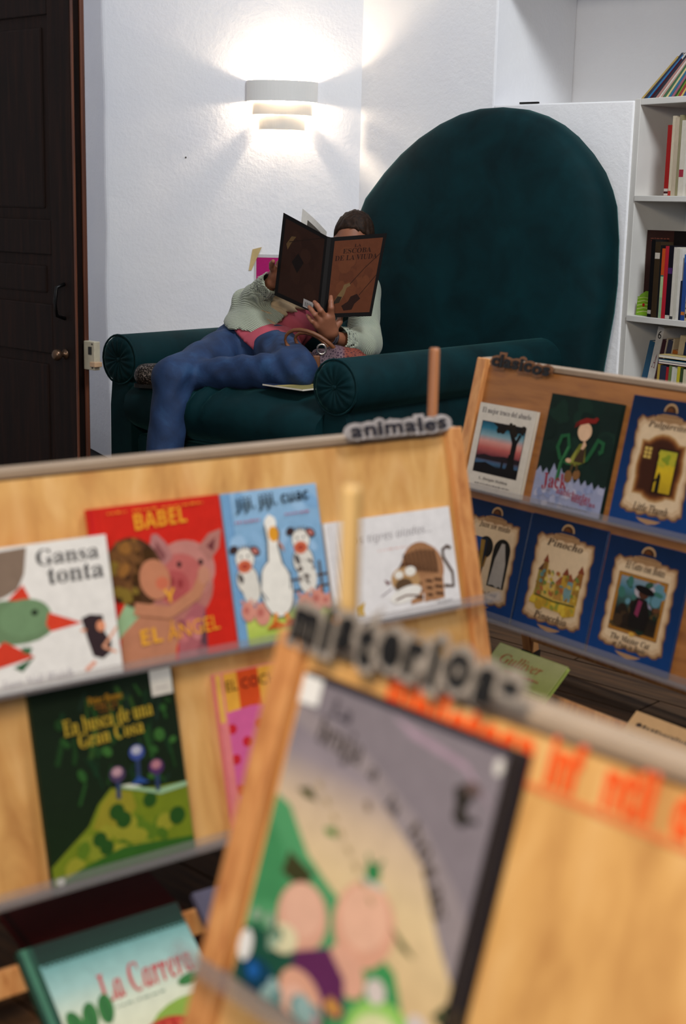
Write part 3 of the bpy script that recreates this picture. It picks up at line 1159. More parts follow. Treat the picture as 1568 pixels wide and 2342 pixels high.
def art_jiji(a):
    a.grad(0, 0, 1, 1, [(0, '#9ab44c'), (.14, '#b8c45c'), (.19, '#8fae74'), (.22, '#6f9cc4'), (.7, '#7fa8cc'), (1, '#8fb4d6')])
    a.rect(0, 0, .075, 1, '#6f9cc6')
    a.rect(.075, 0, .085, 1, '#5a86b4')
    a.blobs(.1, .55, .95, .95, ['#86aed2', '#7aa4cc', '#94b8da'], 14, .04, .1, 4)
    a.line([(.58, .375), (1.0, .385)], .02, '#4a352a')
    a.line([(.58, .30), (1.0, .31)], .02, '#4a352a')
    a.line([(.93, .25), (.93, .48)], .025, '#54402e')
    cow(a, .155, .50, 1.25)
    cow(a, .76, .57, 1.25)
    a.ell(.18, .36, .09, .1, '#d6d2ca')
    a.ell(.78, .38, .1, .11, '#d9d5cd')
    a.blobs(.68, .30, .88, .45, ['#5a504c', '#8c8480'], 5, .012, .03, 9)
    for x, y, r in ((.12, .22, .07), (.26, .19, .08), (.72, .20, .08), (.86, .22, .075), (.96, .20, .05)):
        a.ell(x, y, r, r * .95, '#cf8c7c')
        a.ell(x - .02, y + .01, r * .45, r * .35, '#b86a60')
        a.line([(x - r * .6, y + r * .8), (x - r * .8, y + r * 1.15)], .025, '#cf8c7c')
        a.line([(x + r * .5, y + r * .8), (x + r * .6, y + r * 1.15)], .025, '#cf8c7c')
    # white duck
    a.ell(.44, .34, .174, .197, '#44484c', 4)
    a.poly([(.365, .46), (.395, .66), (.385, .76), (.49, .80), (.545, .70), (.515, .62), (.545, .48)], '#44484c')
    a.ell(.44, .34, .165, .19, '#e2dfd8', 4)
    a.poly([(.38, .46), (.41, .66), (.40, .76), (.49, .79), (.53, .70), (.50, .62), (.53, .48)], '#e4e1da')
    a.ell(.455, .775, .062, .05, '#e6e3dc')
    a.poly([(.42, .80), (.45, .835), (.50, .80)], '#e6e3dc')
    a.ell(.475, .70, .052, .052, '#d8962c')
    a.poly([(.50, .67), (.56, .61), (.57, .57), (.53, .61)], '#b86a2c')
    a.line([(.30, .46), (.27, .34), (.33, .27)], .014, '#6a7078')
    a.line([(.60, .44), (.58, .32)], .014, '#6a7078')
    a.line([(.40, .18), (.37, .115)], .04, '#d88a3c')
    a.line([(.50, .17), (.52, .115)], .04, '#d88a3c')
    a.poly([(.28, .085), (.38, .13), (.47, .10), (.42, .08)], '#bf5a20')
    a.poly([(.44, .09), (.54, .13), (.64, .10), (.58, .075)], '#bf5a20')
    a.text('Jiji, jiji, cuac', .12, .868, .90, .975, '#18222f', 'SB', 2)
    a.scribble(.10, .80, .36, .812, '#b0506a', seed=4)
    a.scribble(.62, .815, .88, .827, '#b0506a', seed=5)


def art_tigre(a):
    for x in (.03, .06, .09):
        a.rect(x, 0, x + .006, 1, '#a8a2a6')
    a.text('Los tigres alados...', .17, .74, .83, .85, '#8a8488', 'SI', 1)
    a.scribble(.38, .66, .62, .672, '#d8a8a0', seed=8)
    a.ell(.74, .42, .155, .25, '#a27452', 18)
    a.ell(.70, .47, .15, .22, '#9a6e4c', 30)
    for k in range(8):
        t = k / 7
        a.line([(.58 + .24 * t, .62 - .06 * abs(t - .5)), (.60 + .23 * t, .50 - .05 * t), (.63 + .2 * t, .42 - .06 * t)], .022, '#4a3020')
    for x0, x1 in ((.66, .64), (.76, .75), (.83, .82)):
        a.poly([(x0 - .04, .35), (x0 + .05, .35), (x1 + .05, .10), (x1 - .05, .09)], '#a87a56')
        for k in range(3):
            a.line([(x0 - .03, .30 - .07 * k), (x0 + .035, .28 - .07 * k)], .02, '#4a3020')
    a.ell(.57, .34, .115, .13, '#b08a5e', -10)
    a.ell(.55, .29, .07, .07, '#5a4430')
    a.ell(.56, .20, .13, .075, '#e2ded8', 10)
    a.ell(.52, .40, .035, .04, '#e0dcd4')
    a.ell(.615, .42, .045, .048, '#e0dcd4')
    a.poly([(.45, .34), (.40, .38), (.42, .32)], '#6a3a40')
    a.line([(.47, .16), (.56, .19), (.65, .17)], .012, '#6a4a3a')
    a.poly([(.52, .46), (.56, .53), (.60, .48)], '#5a3c28')
    a.line([(.88, .22), (.955, .20), (.96, .34), (.90, .50), (.90, .58), (.94, .61), (.97, .58)], .022, '#4a3428')
    a.line([(.45, .28), (.36, .22)], .006, '#8a8088')
    a.text('ALADO', .80, .055, .93, .078, '#3a3238')
    a.poly([(.17, .16), (.23, .20), (.21, .12), (.22, .07), (.17, .08)], '#c8a040')


def art_busca(a):
    a.grad(0, 0, 1, 1, [(0, '#16280f'), (.4, '#152212'), (1, '#131f13')])
    rnd = random.Random(5)
    for k in range(40):
        x, y = rnd.uniform(.1, .95), rnd.uniform(.35, .9)
        a.line([(x, y), (x + rnd.uniform(-.06, .06), y + rnd.uniform(.05, .16))], rnd.uniform(.01, .035), rnd.choice(['#1c3a1a', '#244a20', '#16301c', '#2c4a20', '#1a2c22']))
    a.blobs(.1, .4, .95, .85, ['#1e3c1c', '#2a5224', '#35602a'], 16, .015, .04, 12)
    a.poly([(0, .10), (.12, .17), (.28, .26), (.36, .36), (.46, .43), (.60, .40), (.78, .38), (1, .37), (1, 0), (0, 0)], '#6c7a1c')
    a.poly([(.30, .24), (.38, .36), (.47, .42), (.60, .385), (.62, .30), (.50, .2)], '#8a8226')
    a.blobs(.1, .02, .95, .22, ['#55701c', '#7c8426', '#46661a', '#8c8a2a'], 26, .03, .08, 6)
    a.poly([(.0, .0), (1, 0), (1, .07), (.5, .11), (.2, .06)], '#2f5a1e')
    for x, y, r in ((.48, .30, .055), (.52, .25, .055), (.34, .18, .05), (.38, .13, .05), (.72, .32, .05), (.90, .20, .06)):
        a.ell(x, y, r, r * .8, '#254a1a', 25)
    a.poly([(.50, .425), (.62, .41), (.78, .365), (1, .37), (1, .345), (.8, .335), (.66, .38)], '#8fb08c')
    a.poly([(.52, .432), (.60, .428), (.68, .40), (.60, .405)], '#c8ccb8')
    # three little spiders-eyed flowers
    for x, y, c, e in ((.67, .585, '#3a4a8c', '#a8a8b8'), (.515, .495, '#4a3a58', '#b08a94'), (.795, .485, '#4a2c58', '#a8707c')):
        a.line([(x, y - .04), (x - .01, y - .13)], .03, '#2c3a5c')
        a.ell(x, y, .055, .042, c)
        a.ell(x, y + .012, .036, .024, e)
    a.poly([(.60, .42), (.66, .46), (.73, .415)], '#2c4a8a')
    a.text('Peter Boone', .38, .885, .62, .925, '#a87820', 'B', 1)
    a.scribble(.42, .86, .58, .875, '#8a5a20', seed=12)
    a.scribble(.45, .838, .56, .85, '#8a5a20', seed=13)
    a.text('En busca de una', .19, .755, .82, .84, '#b09430', 'B', 2)
    a.text('Gran Cosa', .28, .675, .74, .755, '#b09430', 'B', 2)
    a.rect(.83, .935, .985, 1.0, '#d0ccc4')
    a.rect(.83, .86, .985, .94, '#d0ccc4')
    a.line([(.86, .90), (.95, .90)], .01, '#a8a0a0')
    a.ell(.045, .02, .03, .02, '#c8c8c0')


def art_cochi(a):
    a.rect(0, .62, 1, 1, '#dda03c')
    for k in range(3):
        a.rect(.20 + .40 * k - .0, .70, .40 + .40 * k, 1, '#cc4a1e')
    a.poly([(0, .10), (0, .70), (.06, .755), (.3, .77), (.75, .74), (1, .66), (1, .10)], '#cc5c92')
    rnd = random.Random(2)
    for i in range(6):
        for j in range(4):
            a.ell(.10 + .25 * j + (.12 if i % 2 else 0), .65 - .095 * i, .042, .032, '#c22430')
    a.rect(0, 0, .07, 1, '#d87a7c')
    a.rect(0, .70, .05, 1, '#dca850')
    a.poly([(0, 0), (1, 0), (1, .11), (.3, .10), (0, .07)], '#c8381e')
    a.rect(.06, .10, .34, .14, '#22509a')
    a.text('EL COCHINITO', .09, .885, .86, .95, '#1c1418')
    a.text('de Carlota', .55, .80, .95, .86, '#1c1418', 'B')


def art_edge(a):
    a.poly([(.6, .3), (1, .25), (1, .6), (.7, .65)], '#8c4a22')
    a.ell(.95, .42, .12, .10, '#d9b896')
    a.text('Oso', .2, .8, .8, .92, '#2a2018', 'B')


def art_carrera(a):
    a.grad(0, 0, 1, 1, [(0, '#cfc9a8'), (.45, '#c3c8b4'), (.66, '#8fb0ac'), (.86, '#5d8e8e'), (.861, '#0f2c22'), (1, '#0a2018')])
    a.rect(0, 0, .085, 1, '#1a4032')
    a.rect(.02, 0, .05, 1, '#3a6a54')
    for k in range(30):
        a.poly([(.1 + k * .03, .84), (.115 + k * .03, .87), (.13 + k * .03, .84)], '#143428')
    a.text('La Carrera', .34, .50, .93, .70, '#b0333c', 'BI', 2)
    a.scribble(.40, .44, .7, .455, '#7a8a7c', seed=3)
    for x, y, rt in ((.15, .42, 10), (.24, .44, -14), (.34, .46, -12)):
        a.ell(x, y, .045, .10, '#2f6a34', rt)
        a.line([(x, y - .10), (x, y + .09)], .008, '#1c4a24')
    a.ell(.86, .47, .07, .035, '#2f6a34', 8)
    a.ell(.80, .15, .30, .22, '#7c9a3c')
    a.ell(.62, .12, .20, .16, '#a02a1c')
    for k in range(5):
        a.line([(.48 + .07 * k, .03), (.52 + .06 * k, .25)], .012, '#c8503a')
    a.blobs(.1, .0, .5, .2, ['#6f8f3c', '#d8d0b0', '#4a7a3c'], 14, .02, .06, 31)


def art_mejor(a):
    a.text('El mejor truco del abuelo', .06, .875, .94, .955, '#2c2630', 'B')
    a.rect(.10, .20, .90, .80, '#1a1218')
    a.grad(.11, .205, .89, .795, [(0, '#14100f'), (.14, '#18222c'), (.2, '#3a5a78'), (.30, '#4a3238'), (.36, '#6e3238'), (.5, '#b05a54'), (.62, '#c88a80'), (.74, '#7c98a0'), (.88, '#2c6a80'), (1, '#1c4a60')])
    a.poly([(.11, .205), (.11, .30), (.30, .33), (.5, .29), (.89, .31), (.89, .205)], '#0f0c0d')
    a.poly([(.11, .39), (.25, .42), (.40, .41), (.6, .43), (.89, .42), (.89, .37), (.5, .36), (.11, .36)], '#20161a')
    a.poly([(.66, .25), (.70, .42), (.70, .60), (.62, .72), (.70, .70), (.76, .64), (.80, .72), (.84, .70), (.79, .60), (.79, .42), (.84, .25)], '#120e0d')
    a.poly([(.30, .795), (.42, .74), (.55, .76), (.66, .70), (.89, .74), (.89, .795)], '#15120f')
    a.blobs(.4, .7, .88, .79, ['#181410', '#20180f'], 16, .02, .05, 4)
    a.poly([(.585, .25), (.58, .36), (.60, .385), (.62, .36), (.62, .25)], '#120c0c')
    a.poly([(.67, .40), (.69, .47), (.71, .47), (.72, .40)], '#120c0c')
    a.text('L. Dwight Holden', .24, .115, .76, .155, '#3a3438', 'B')
    a.scribble(.18, .07, .82, .085, '#5a5458', seed=6)


def art_jack(a):
    rnd = random.Random(9)
    a.blobs(.05, .35, .95, .95, ['#10231c', '#142a20', '#0e1e18'], 20, .05, .14, 1)
    pts = [(0, 0), (0, .24)]
    for k in range(22):
        x = k / 21
        pts.append((x, .30 - .07 * x + (.05 if k % 2 else -.01) + (.06 if 4 < k < 9 else 0)))
    pts += [(1, .20), (1, 0)]
    a.poly(pts, '#8c90aa')
    a.blobs(.04, .02, .96, .24, ['#9a9cb4', '#7c84a4', '#a8a6b8', '#8890b0'], 40, .02, .05, 17)
    # stalk
    a.line([(.32, .25), (.33, .40), (.40, .56), (.36, .66), (.27, .64), (.24, .54), (.30, .45), (.42, .42), (.56, .43), (.68, .48), (.74, .58), (.78, .66), (.86, .64), (.86, .57), (.82, .55)], .05, '#1f5230')
    a.line([(.31, .25), (.32, .40), (.39, .56)], .015, '#3a7446')
    # child sitting on it
    a.poly([(.42, .42), (.54, .60), (.62, .62), (.66, .45), (.54, .40)], '#6a6a26')
    a.poly([(.44, .43), (.52, .56), (.50, .43)], '#8a8a3a')
    a.poly([(.50, .44), (.58, .58), (.63, .57), (.64, .44)], '#3a2a1a')
    a.poly([(.565, .56), (.595, .645), (.635, .60), (.60, .555)], '#c8a080')
    a.ell(.575, .715, .098, .078, '#cfa888')
    a.ell(.575, .69, .080, .06, '#d2ac8c')
    a.poly([(.455, .755), (.47, .80), (.56, .835), (.66, .835), (.70, .855), (.735, .84), (.70, .80), (.60, .79), (.50, .765)], '#7a1c16')
    a.poly([(.42, .73), (.43, .78), (.47, .80), (.48, .755)], '#5c1612')
    a.ell(.47, .30, .055, .055, '#7a5430', 8)
    a.ell(.58, .33, .05, .045, '#7a5430', -30)
    a.line([(.49, .35), (.50, .42)], .03, '#4a3a20')
    a.line([(.57, .36), (.56, .42)], .03, '#4a3a20')
    a.ell(.43, .44, .04, .02, '#c8a080')
    a.text('Jack', .12, .155, .47, .305, '#8c1c2a', 'B', 6)
    a.text('y las', .14, .125, .26, .165, '#6a6a88', 'I')
    a.text('habichuelas', .35, .125, .84, .185, '#8c2c3c', 'B', -2)
    a.text('mágicas', .58, .075, .92, .135, '#8c2c3c', 'B', -3)
    a.scribble(.26, .03, .82, .045, '#4a5470', seed=3)


def tale(title, sub, pic, b1='BI'):
    def f(a):
        a.grad(0, 0, 1, 1, [(0, '#0f3872'), (.55, '#0b2a56'), (1, '#081e3e')])
        rnd = random.Random(len(title))

        def wavy(k):
            cx, cy, hx, hy = .50, .485, .385 - k, .375 - k
            p = []
            for i in range(64):
                t = i / 64 * 4
                s, q = int(t), t % 1
                x, y = ((-1 + 2 * q, 1), (1, 1 - 2 * q), (1 - 2 * q, -1), (-1, -1 + 2 * q))[s]
                w = 1 + .028 * math.sin(i * 2.1) + .012 * math.sin(i * 5.3)
                if abs(x) > .9 and abs(y) > .9:
                    w *= .955
                p.append((cx + x * hx * w, cy + y * hy * w))
            return p
        a.poly(wavy(0), '#6e4c34')
        a.poly(wavy(.014), '#a2805e')
        a.poly(wavy(.034), '#c4a684')
        a.poly(wavy(.065), '#cfb594')
        a.poly([(.34, .085), (.40, .06), (.5, .045), (.60, .06), (.66, .085)], '#9c7858')
        a.poly([(.31, .83), (.34, .875), (.42, .89), (.58, .89), (.66, .875), (.69, .83)], '#94714e')
        a.rect(.36, .872, .64, .878, '#6e4c34')
        a.ell(.5, .915, .085, .062, '#a8865f', a0=-5, a1=185)
        a.ell(.5, .912, .066, .048, '#3a2010', a0=-5, a1=185)
        a.ell(.49, .915, .04, .03, '#5c3414', a0=0, a1=180)
        pic(a)
        a.text(title, *((.26, .765, .74, .83)), '#3a2a20', b1)
        if isinstance(sub, str):
            a.text(sub, .28, .135, .72, .20, '#3a2a20', b1)
        else:
            a.text(sub[0], .26, .175, .74, .225, '#3a2a20', b1)
            a.text(sub[1], .30, .125, .70, .17, '#3a2a20', b1)
    return f


def pic_door(a):
    for k, c in enumerate(('#b08a5c', '#8a5a30', '#6a3c1a', '#4a2612', '#3a1c0e')):
        a.ell(.5, .48, .30 - .018 * k, .265 - .014 * k, c)
        a.rect(.22 + .018 * k, .26 + .012 * k, .78 - .018 * k, .68 - .012 * k, c)
    a.rect(.27, .53, .39, .635, '#4a2c14')
    for i in range(2):
        for j in range(3):
            a.rect(.28 + .05 * i, .54 + .031 * j, .32 + .05 * i, .565 + .031 * j, '#c0a050')
    a.rect(.445, .285, .705, .635, '#2c1408')
    a.grad(.475, .30, .69, .62, [(0, '#a88a1c'), (.5, '#c8a820'), (1, '#9c9a2c')])
    a.blobs(.50, .5, .67, .6, ['#7c8a24', '#a8a02c'], 8, .02, .04, 3)
    a.poly([(.50, .30), (.50, .42), (.52, .455), (.545, .42), (.55, .30)], '#141008')
    a.line([(.50, .40), (.465, .37)], .02, '#141008')


def pic_ghost(a):
    a.ell(.42, .60, .12, .10, '#1a1814')
    a.rect(.18, .30, .44, .68, '#17202c')
    a.rect(.22, .55, .34, .68, '#14407c')
    a.poly([(.30, .28), (.36, .50), (.33, .66), (.40, .66), (.42, .40), (.38, .28)], '#8a6a2c')
    a.ell(.68, .60, .13, .11, '#1a1712')
    a.rect(.55, .27, .81, .60, '#1a1712')
    a.poly([(.57, .28), (.60, .52), (.66, .67), (.71, .67), (.77, .50), (.78, .27), (.74, .29), (.70, .27), (.65, .29)], '#a49c94')
    a.line([(.44, .42), (.46, .52)], .03, '#7a5a24')


def pic_village(a):
    a.poly([(.20, .31), (.24, .46), (.32, .60), (.30, .70), (.34, .60), (.36, .45), (.78, .50), (.80, .31)], '#c0a050')
    rnd = random.Random(6)
    for x, y, w, h, c in ((.22, .32, .10, .22, '#8a7a34'), (.27, .42, .06, .20, '#7c5a2c'), (.48, .33, .12, .14, '#a87c3a'), (.60, .34, .10, .17, '#6c8a8c'), (.70, .33, .10, .20, '#a8842c'), (.55, .45, .08, .10, '#b08a30'), (.74, .48, .07, .12, '#8a5a28')):
        a.rect(x, y, x + w, y + h, c)
        a.poly([(x - .01, y + h), (x + w / 2, y + h + .07), (x + w + .01, y + h)], rnd.choice(('#7a3c24', '#8c4a2c', '#5a3a28')))
    a.blobs(.24, .33, .80, .55, ['#b89a3c', '#8c6a2c', '#5a7a78', '#9c5a34', '#c8b060', '#6a7a3a'], 46, .012, .03, 21)
    a.poly([(.18, .25), (.22, .32), (.80, .31), (.80, .24), (.66, .20), (.60, .23), (.35, .24)], '#b8942c')
    a.blobs(.22, .23, .76, .30, ['#c8a838', '#a8842a', '#8a8a34'], 16, .02, .05, 5)
    a.line([(.24, .33), (.5, .31), (.78, .32)], .016, '#4a4a20')


def pic_frame(a):
    a.rect(.20, .245, .80, .73, '#7a4c1a')
    a.rect(.21, .255, .79, .72, '#a8742c')
    a.rect(.225, .265, .775, .71, '#8a5a1e')
    a.grad(.24, .275, .76, .70, [(0, '#2a2014'), (.35, '#1c1a16'), (.6, '#3a5a54'), (.8, '#4a7486'), (1, '#7a8a98')])
    a.blobs(.26, .5, .74, .69, ['#3a6a60', '#8a88a0', '#2c4a3c', '#a8a0a8', '#5a8494'], 22, .02, .06, 2)
    a.blobs(.26, .29, .74, .5, ['#241a12', '#3a2a1a', '#4a3a20', '#1c2a1e', '#5a3a24'], 30, .02, .06, 4)
    a.poly([(.44, .30), (.42, .46), (.48, .56), (.60, .55), (.66, .44), (.64, .30)], '#17120f')
    a.ell(.545, .595, .06, .042, '#4a2c1e')
    a.ell(.55, .625, .12, .032, '#120d0c', -8)
    a.poly([(.48, .42), (.50, .54), (.55, .53), (.53, .40)], '#7a2c4a')
    a.ell(.5, .252, .035, .018, '#c89a40')


def art_gull(a):
    a.grad(0, 0, 1, 1, [(0, '#4c6008'), (.4, '#6c7410'), (.62, '#6e7236'), (1, '#7a7850')])
    a.blobs(.1, .12, .95, .42, ['#2c3a12', '#4a5a14', '#7a8c18', '#a8b02c', '#1c240c'], 40, .02, .06, 7)
    a.text('Gulliver', .14, .83, .75, .93, '#7a3a20', 'I')
    a.scribble(.3, .76, .8, .785, '#7a4a30', seed=7)
    for k in range(5):
        a.line([(.1, .48 + .04 * k), (.5, .50 + .045 * k), (.95, .48 + .05 * k)], .012, '#7c8a4c')


def art_tan(a):
    a.scribble(.1, .86, .9, .9, '#4a3828', seed=9)
    a.scribble(.1, .75, .7, .78, '#4a3828', seed=10)
    a.ell(.14, .88, .03, .02, '#2a1c14')


def art_bruja(a):
    a.grad(0, 0, 1, 1, [(0, '#c8a878'), (.45, '#d0b890'), (.62, '#c0aa92'), (.75, '#8a8088'), (.9, '#716a74'), (1, '#5c5664')])
    # purple grey night wedge to the upper corner
    a.poly([(1, .28), (.86, .42), (.72, .60), (.40, .76), (0, .84), (0, 1), (1, 1)], '#8a8084')
    a.poly([(1, .45), (.9, .56), (.70, .70), (.35, .84), (0, .90), (0, 1), (1, 1)], '#7a727a')
    a.poly([(.45, .97), (.8, .92), (.95, .82), (.8, .90), (.55, .93)], '#9a8494')
    # green hills
    a.poly([(0, 0), (0, .60), (.08, .585), (.22, .47), (.36, .41), (.46, .38), (.46, 0)], '#4c9060')
    a.poly([(0, .25), (.0, .52), (.10, .45), (.2, .30)], '#3f8454')
    a.poly([(.36, 0), (.44, .20), (.62, .31), (.72, .28), (.84, .12), (.9, 0)], '#3c8a50')
    a.poly([(0, 0), (0, .17), (.16, .20), (.42, .18), (.5, 0)], '#1c4a3a')
    # two round pale potato people
    a.poly([(.13, .455), (.27, .42), (.24, .36), (.12, .38)], '#3a3a20')
    a.ell(.265, .285, .125, .105, '#cf9c86', 4)
    a.ell(.26, .305, .10, .08, '#d6a892', 4)
    a.ell(.545, .36, .14, .125, '#cf9a82', 8)
    a.ell(.54, .38, .11, .095, '#d8aa92', 8)
    a.ell(.53, .515, .035, .028, '#2f7a48')
    a.line([(.51, .53), (.49, .56)], .012, '#2f6a40')
    a.line([(.545, .53), (.56, .56)], .012, '#2f6a40')
    a.rect(.49, .475, .59, .49, '#a8b0a8')
    a.ell(.52, .21, .10, .06, '#cf9c86', -25)
    a.poly([(.28, .185), (.42, .245), (.52, .185), (.56, .08), (.50, .055), (.40, .11), (.27, .14)], '#5a2650')
    a.poly([(.48, .12), (.54, .10), (.53, .07), (.46, .085)], '#c08a3c')
    a.ell(.20, .195, .075, .045, '#cfc8a4', 10)
    a.ell(.35, .06, .12, .075, '#cf9a82', -20)
    a.ell(.33, .04, .07, .05, '#d4a896')
    a.blobs(.05, .15, .18, .24, ['#8aa08a', '#5a7a64', '#2c5a44'], 8, .015, .03, 5)
    a.ell(.12, .05, .09, .05, '#0e3a54')
    a.ell(.10, .055, .03, .025, '#1c5aa0')
    a.blobs(.16, .0, .5, .05, ['#8aa8a8', '#a88a90', '#5a8080'], 9, .02, .05, 6)
    # green monster, pale belly
    a.ell(.74, .065, .17, .13, '#8fc060')
    a.ell(.73, .05, .13, .105, '#cfd0a0')
    a.poly([(.68, .08), (.76, .10), (.78, .02), (.72, .01)], '#4a4458')
    a.ell(.80, .10, .025, .02, '#c07a3c')
    a.ell(.665, .205, .045, .036, '#c8bcb8')
    a.ell(.86, .175, .045, .036, '#c8bcb8')
    a.line([(.96, .27), (.92, .235), (.99, .215)], .03, '#1c3a1c')
    # title on a curve, and little leaves
    a.text('La', .17, .895, .27, .95, '#38323a', 'B', -4)
    a.text('bruja', .13, .775, .36, .88, '#38302e', 'B', -6)
    a.text('a', .41, .765, .45, .80, '#38302e', 'B', -15)
    a.text('la', .52, .70, .58, .745, '#3a322c', 'B', -25)
    for ch, x, y, r in zip('botas', (.64, .69, .735, .77, .80), (.655, .61, .565, .52, .48), (-30, -36, -42, -50, -55)):
        a.text(ch, x, y, x + .06, y + .05, '#4a4038', 'B', r)
    a.poly([(.10, .645), (.16, .665), (.21, .635), (.15, .63)], '#4a4a28')
    a.poly([(.27, .57), (.32, .585), (.34, .56), (.29, .555)], '#4a7a34')
    a.poly([(.66, .40), (.74, .37), (.79, .345), (.72, .355)], '#3a4a24')
    a.line([(.43, .70), (.45, .68)], .02, '#6a5a48')
    for k in range(8):
        a.line([(.19 + .05 * k, .69 - .035 * k), (.215 + .05 * k, .675 - .035 * k)], .014, '#a08c68')
    # little dark flyer
    a.poly([(.80, .80), (.78, .845), (.82, .87), (.86, .84), (.84, .80), (.87, .77), (.84, .745), (.80, .765)], '#2c2824')
    a.ell(.85, .86, .035, .02, '#5a4a48')
    a.line([(.82, .765), (.90, .78)], .015, '#2c2824')
    # dark borders and white plastic cover tabs
    a.poly([(0, .985), (1, .985), (1, 1), (0, 1)], '#211c28')
    a.poly([(.955, 0), (1, 0), (1, 1), (.955, 1)], '#211a18')
    a.poly([(0, .90), (.10, .905), (.10, .99), (0, .99)], '#dedcda')
    a.ell(.93, .945, .018, .025, '#c8c4c0')
    a.ell(.035, .115, .035, .05, '#dedcda')


GA, GC = 'books on the animal sign rack', 'books on the black sign rack'
display_book(ANI, 'white picture book with a green goose and its red beak', -0.965, -0.747, 0.112, 0.3245, .016, '#dedbd8', art_gansa, group=GA, n=.014)
display_book(ANI, 'red picture book with a boy hugging a pig on its cover', -0.763, -0.528, 0.071, 0.3245, .012, '#c42418', art_babel, group=GA, n=.0012)
display_book(ANI, 'sky blue picture book with a white duck and laughing cows', -0.524, -0.334, 0.072, 0.3245, .012, '#86aed2', art_jiji, group=GA)
display_book(ANI, 'wide white picture book with a striped bent tiger behind the near post', -0.325, -0.042, 0.143, 0.3245, .008, '#dedbdc', art_tigre, group=GA)
display_book(ANI, 'dark green picture book with yellow lettering on the lower ledge', -0.897, -0.655, 0.332, 0.6215, .012, '#14240f', art_busca, group=GA)
display_book(ANI, 'pink polka dot picture book under orange and yellow stripes', -0.580, -0.375, 0.360, 0.6215, .012, '#cc5c92', art_cochi, group=GA, spine='#d87a7c')
# books at the foot of the rack, leaning on its bottom rail
def foot_book(rk, label, u, y, z, lean, w, h, th, bg, art, rz=0, group=None, spine=None):
    M = rk.M @ Matrix.Translation((u, y, z)) @ Matrix.Rotation(R(rz), 4, 'Z') @ Matrix.Rotation(R(90 - lean), 4, 'X')
    return display_book(rk, label, 0, w, 0, h, th, bg, art, M=M, group=group, spine=spine)


foot_book(ANI, 'green and cream picture book with red script at the foot of the rack', -0.850, -0.395, 0.006, 54, .262, .225, .014, '#c3c8b4', art_carrera, group=GA, spine='#14382a')
foot_book(ANI, 'plain dark red book lying behind the red script book at floor level', -0.76, -0.195, 0.0145, 80, .27, .24, .014, '#4a1412', lambda a: a.rect(.0, 0, .04, 1, '#33100e'), group=GA)
foot_book(ANI, 'grey violet and yellow book leaning beside the red script book', -0.565, -0.405, 0.006, 52, .26, .235, .012, '#4a4658', lambda a: (a.rect(0, 0, 1, .42, '#b89a38'), a.ell(.3, .2, .2, .12, '#d0c890')), group=GA)

display_book(CLA, 'small white paperback with a sunset tree scene on the upper ledge', .046, .240, .110, .3245, .014, '#c9c0b4', art_mejor, group=GC)
display_book(CLA, 'dark green book with a child sitting on a curling beanstalk', .277, .497, .060, .3245, .012, '#10201a', art_jack, group=GC)
display_book(CLA, 'blue parchment book with a lit doorway, standing on the upper ledge', .518, .740, .034, .3245, .006, '#0e3264', tale('Pulgarcito', 'Little Thumb', pic_door), group=GC)
display_book(CLA, 'blue parchment book with a white ghost in an arch', .062, .286, .348, .6215, .006, '#0e3264', tale('Juan sin miedo', ('The Boy who Could', 'not Shiver'), pic_ghost), group=GC)
display_book(CLA, 'blue parchment book with a golden village scene', .292, .528, .346, .6215, .006, '#0e3264', tale('Pinocho', 'Pinocchio', pic_village), group=GC)
display_book(CLA, 'blue parchment book with a gold-framed dark painting', .535, .768, .350, .6215, .006, '#0e3264', tale('El Gato con Botas', ('The Master Cat', 'or Puss in Boots'), pic_frame), group=GC)
foot_book(CLA, 'yellow green book leaning at the foot of the parchment book rack', .42, -0.385, 0.006, 48, .22, .27, .010, '#98a654', art_gull, group=GC)
foot_book(CLA, 'tan book with small dark print lying on the floor by the parchment rack', .86, -0.40, 0.006, 50, .20, .24, .010, '#a8845c', art_tan, group=GC)
display_book(MIS, 'grey and green witch story book with white tabs on the nearest rack', .034, .300, .030, .3245, .012, '#8a8088', art_bruja, spine='#1c1820')


# ---- cut-out word signs standing on the ridges; lettering on the near panel
def sign(rk, label, word, u0, u1, v_bot, hgt, film, n0=0.004, slope=0.0, seed=1, dark='#141216', style='', gap=0.09, ink=0.025, jit=0.05, blob=0.5):
    rnd = random.Random(seed)
    M = rk.at(u0, v_bot, n0)
    t = thing('word_sign', label, 'sign', matrix=M, group='cut-out word signs on the racks')
    vs, _ = text_mesh('x', style)
    gl = []
    x = 0.0
    for ch in word:
        g = text_mesh(ch, style, 0.0, 0.02)
        a, b = min(p[0] for p in g[0]), max(p[0] for p in g[0])
        gl.append((ch, x - a))
        x += b - a + gap
    k = (u1 - u0) / x
    ky = hgt / 0.72
    bk = MB()
    letters = []
    for i, (ch, dx) in enumerate(gl):
        dy = slope * dx * k + rnd.uniform(-jit, jit) * hgt
        for off, z0, z1, dst in ((0.17, 0.0, 0.0016, 'film'), (ink, 0.0017, 0.0042, 'ink')):
            gv, gf = text_mesh(ch, style, 0.5, off)
            q = [((p[0] + dx) * k, p[1] * ky + dy, z0 + (z1 - z0) * (p[2] + .5)) for p in gv]
            if dst == 'film':
                bk.add(q, gf)
                cxm = (min(p[0] for p in q) + max(p[0] for p in q)) / 2
                w = (max(p[0] for p in q) - min(p[0] for p in q)) * blob + .002
                bk.prism([(cxm + w * math.cos(a * PI / 6), hgt * .36 + dy + hgt * blob * math.sin(a * PI / 6)) for a in range(12)], (0, 0.0015))
            else:
                m = MB()
                m.add(q, gf)
                letters.append(m)
    bk.build('backing', film, t)
    for m in letters:
        m.build('letter', plain(dark, 0.6), t)
    return t


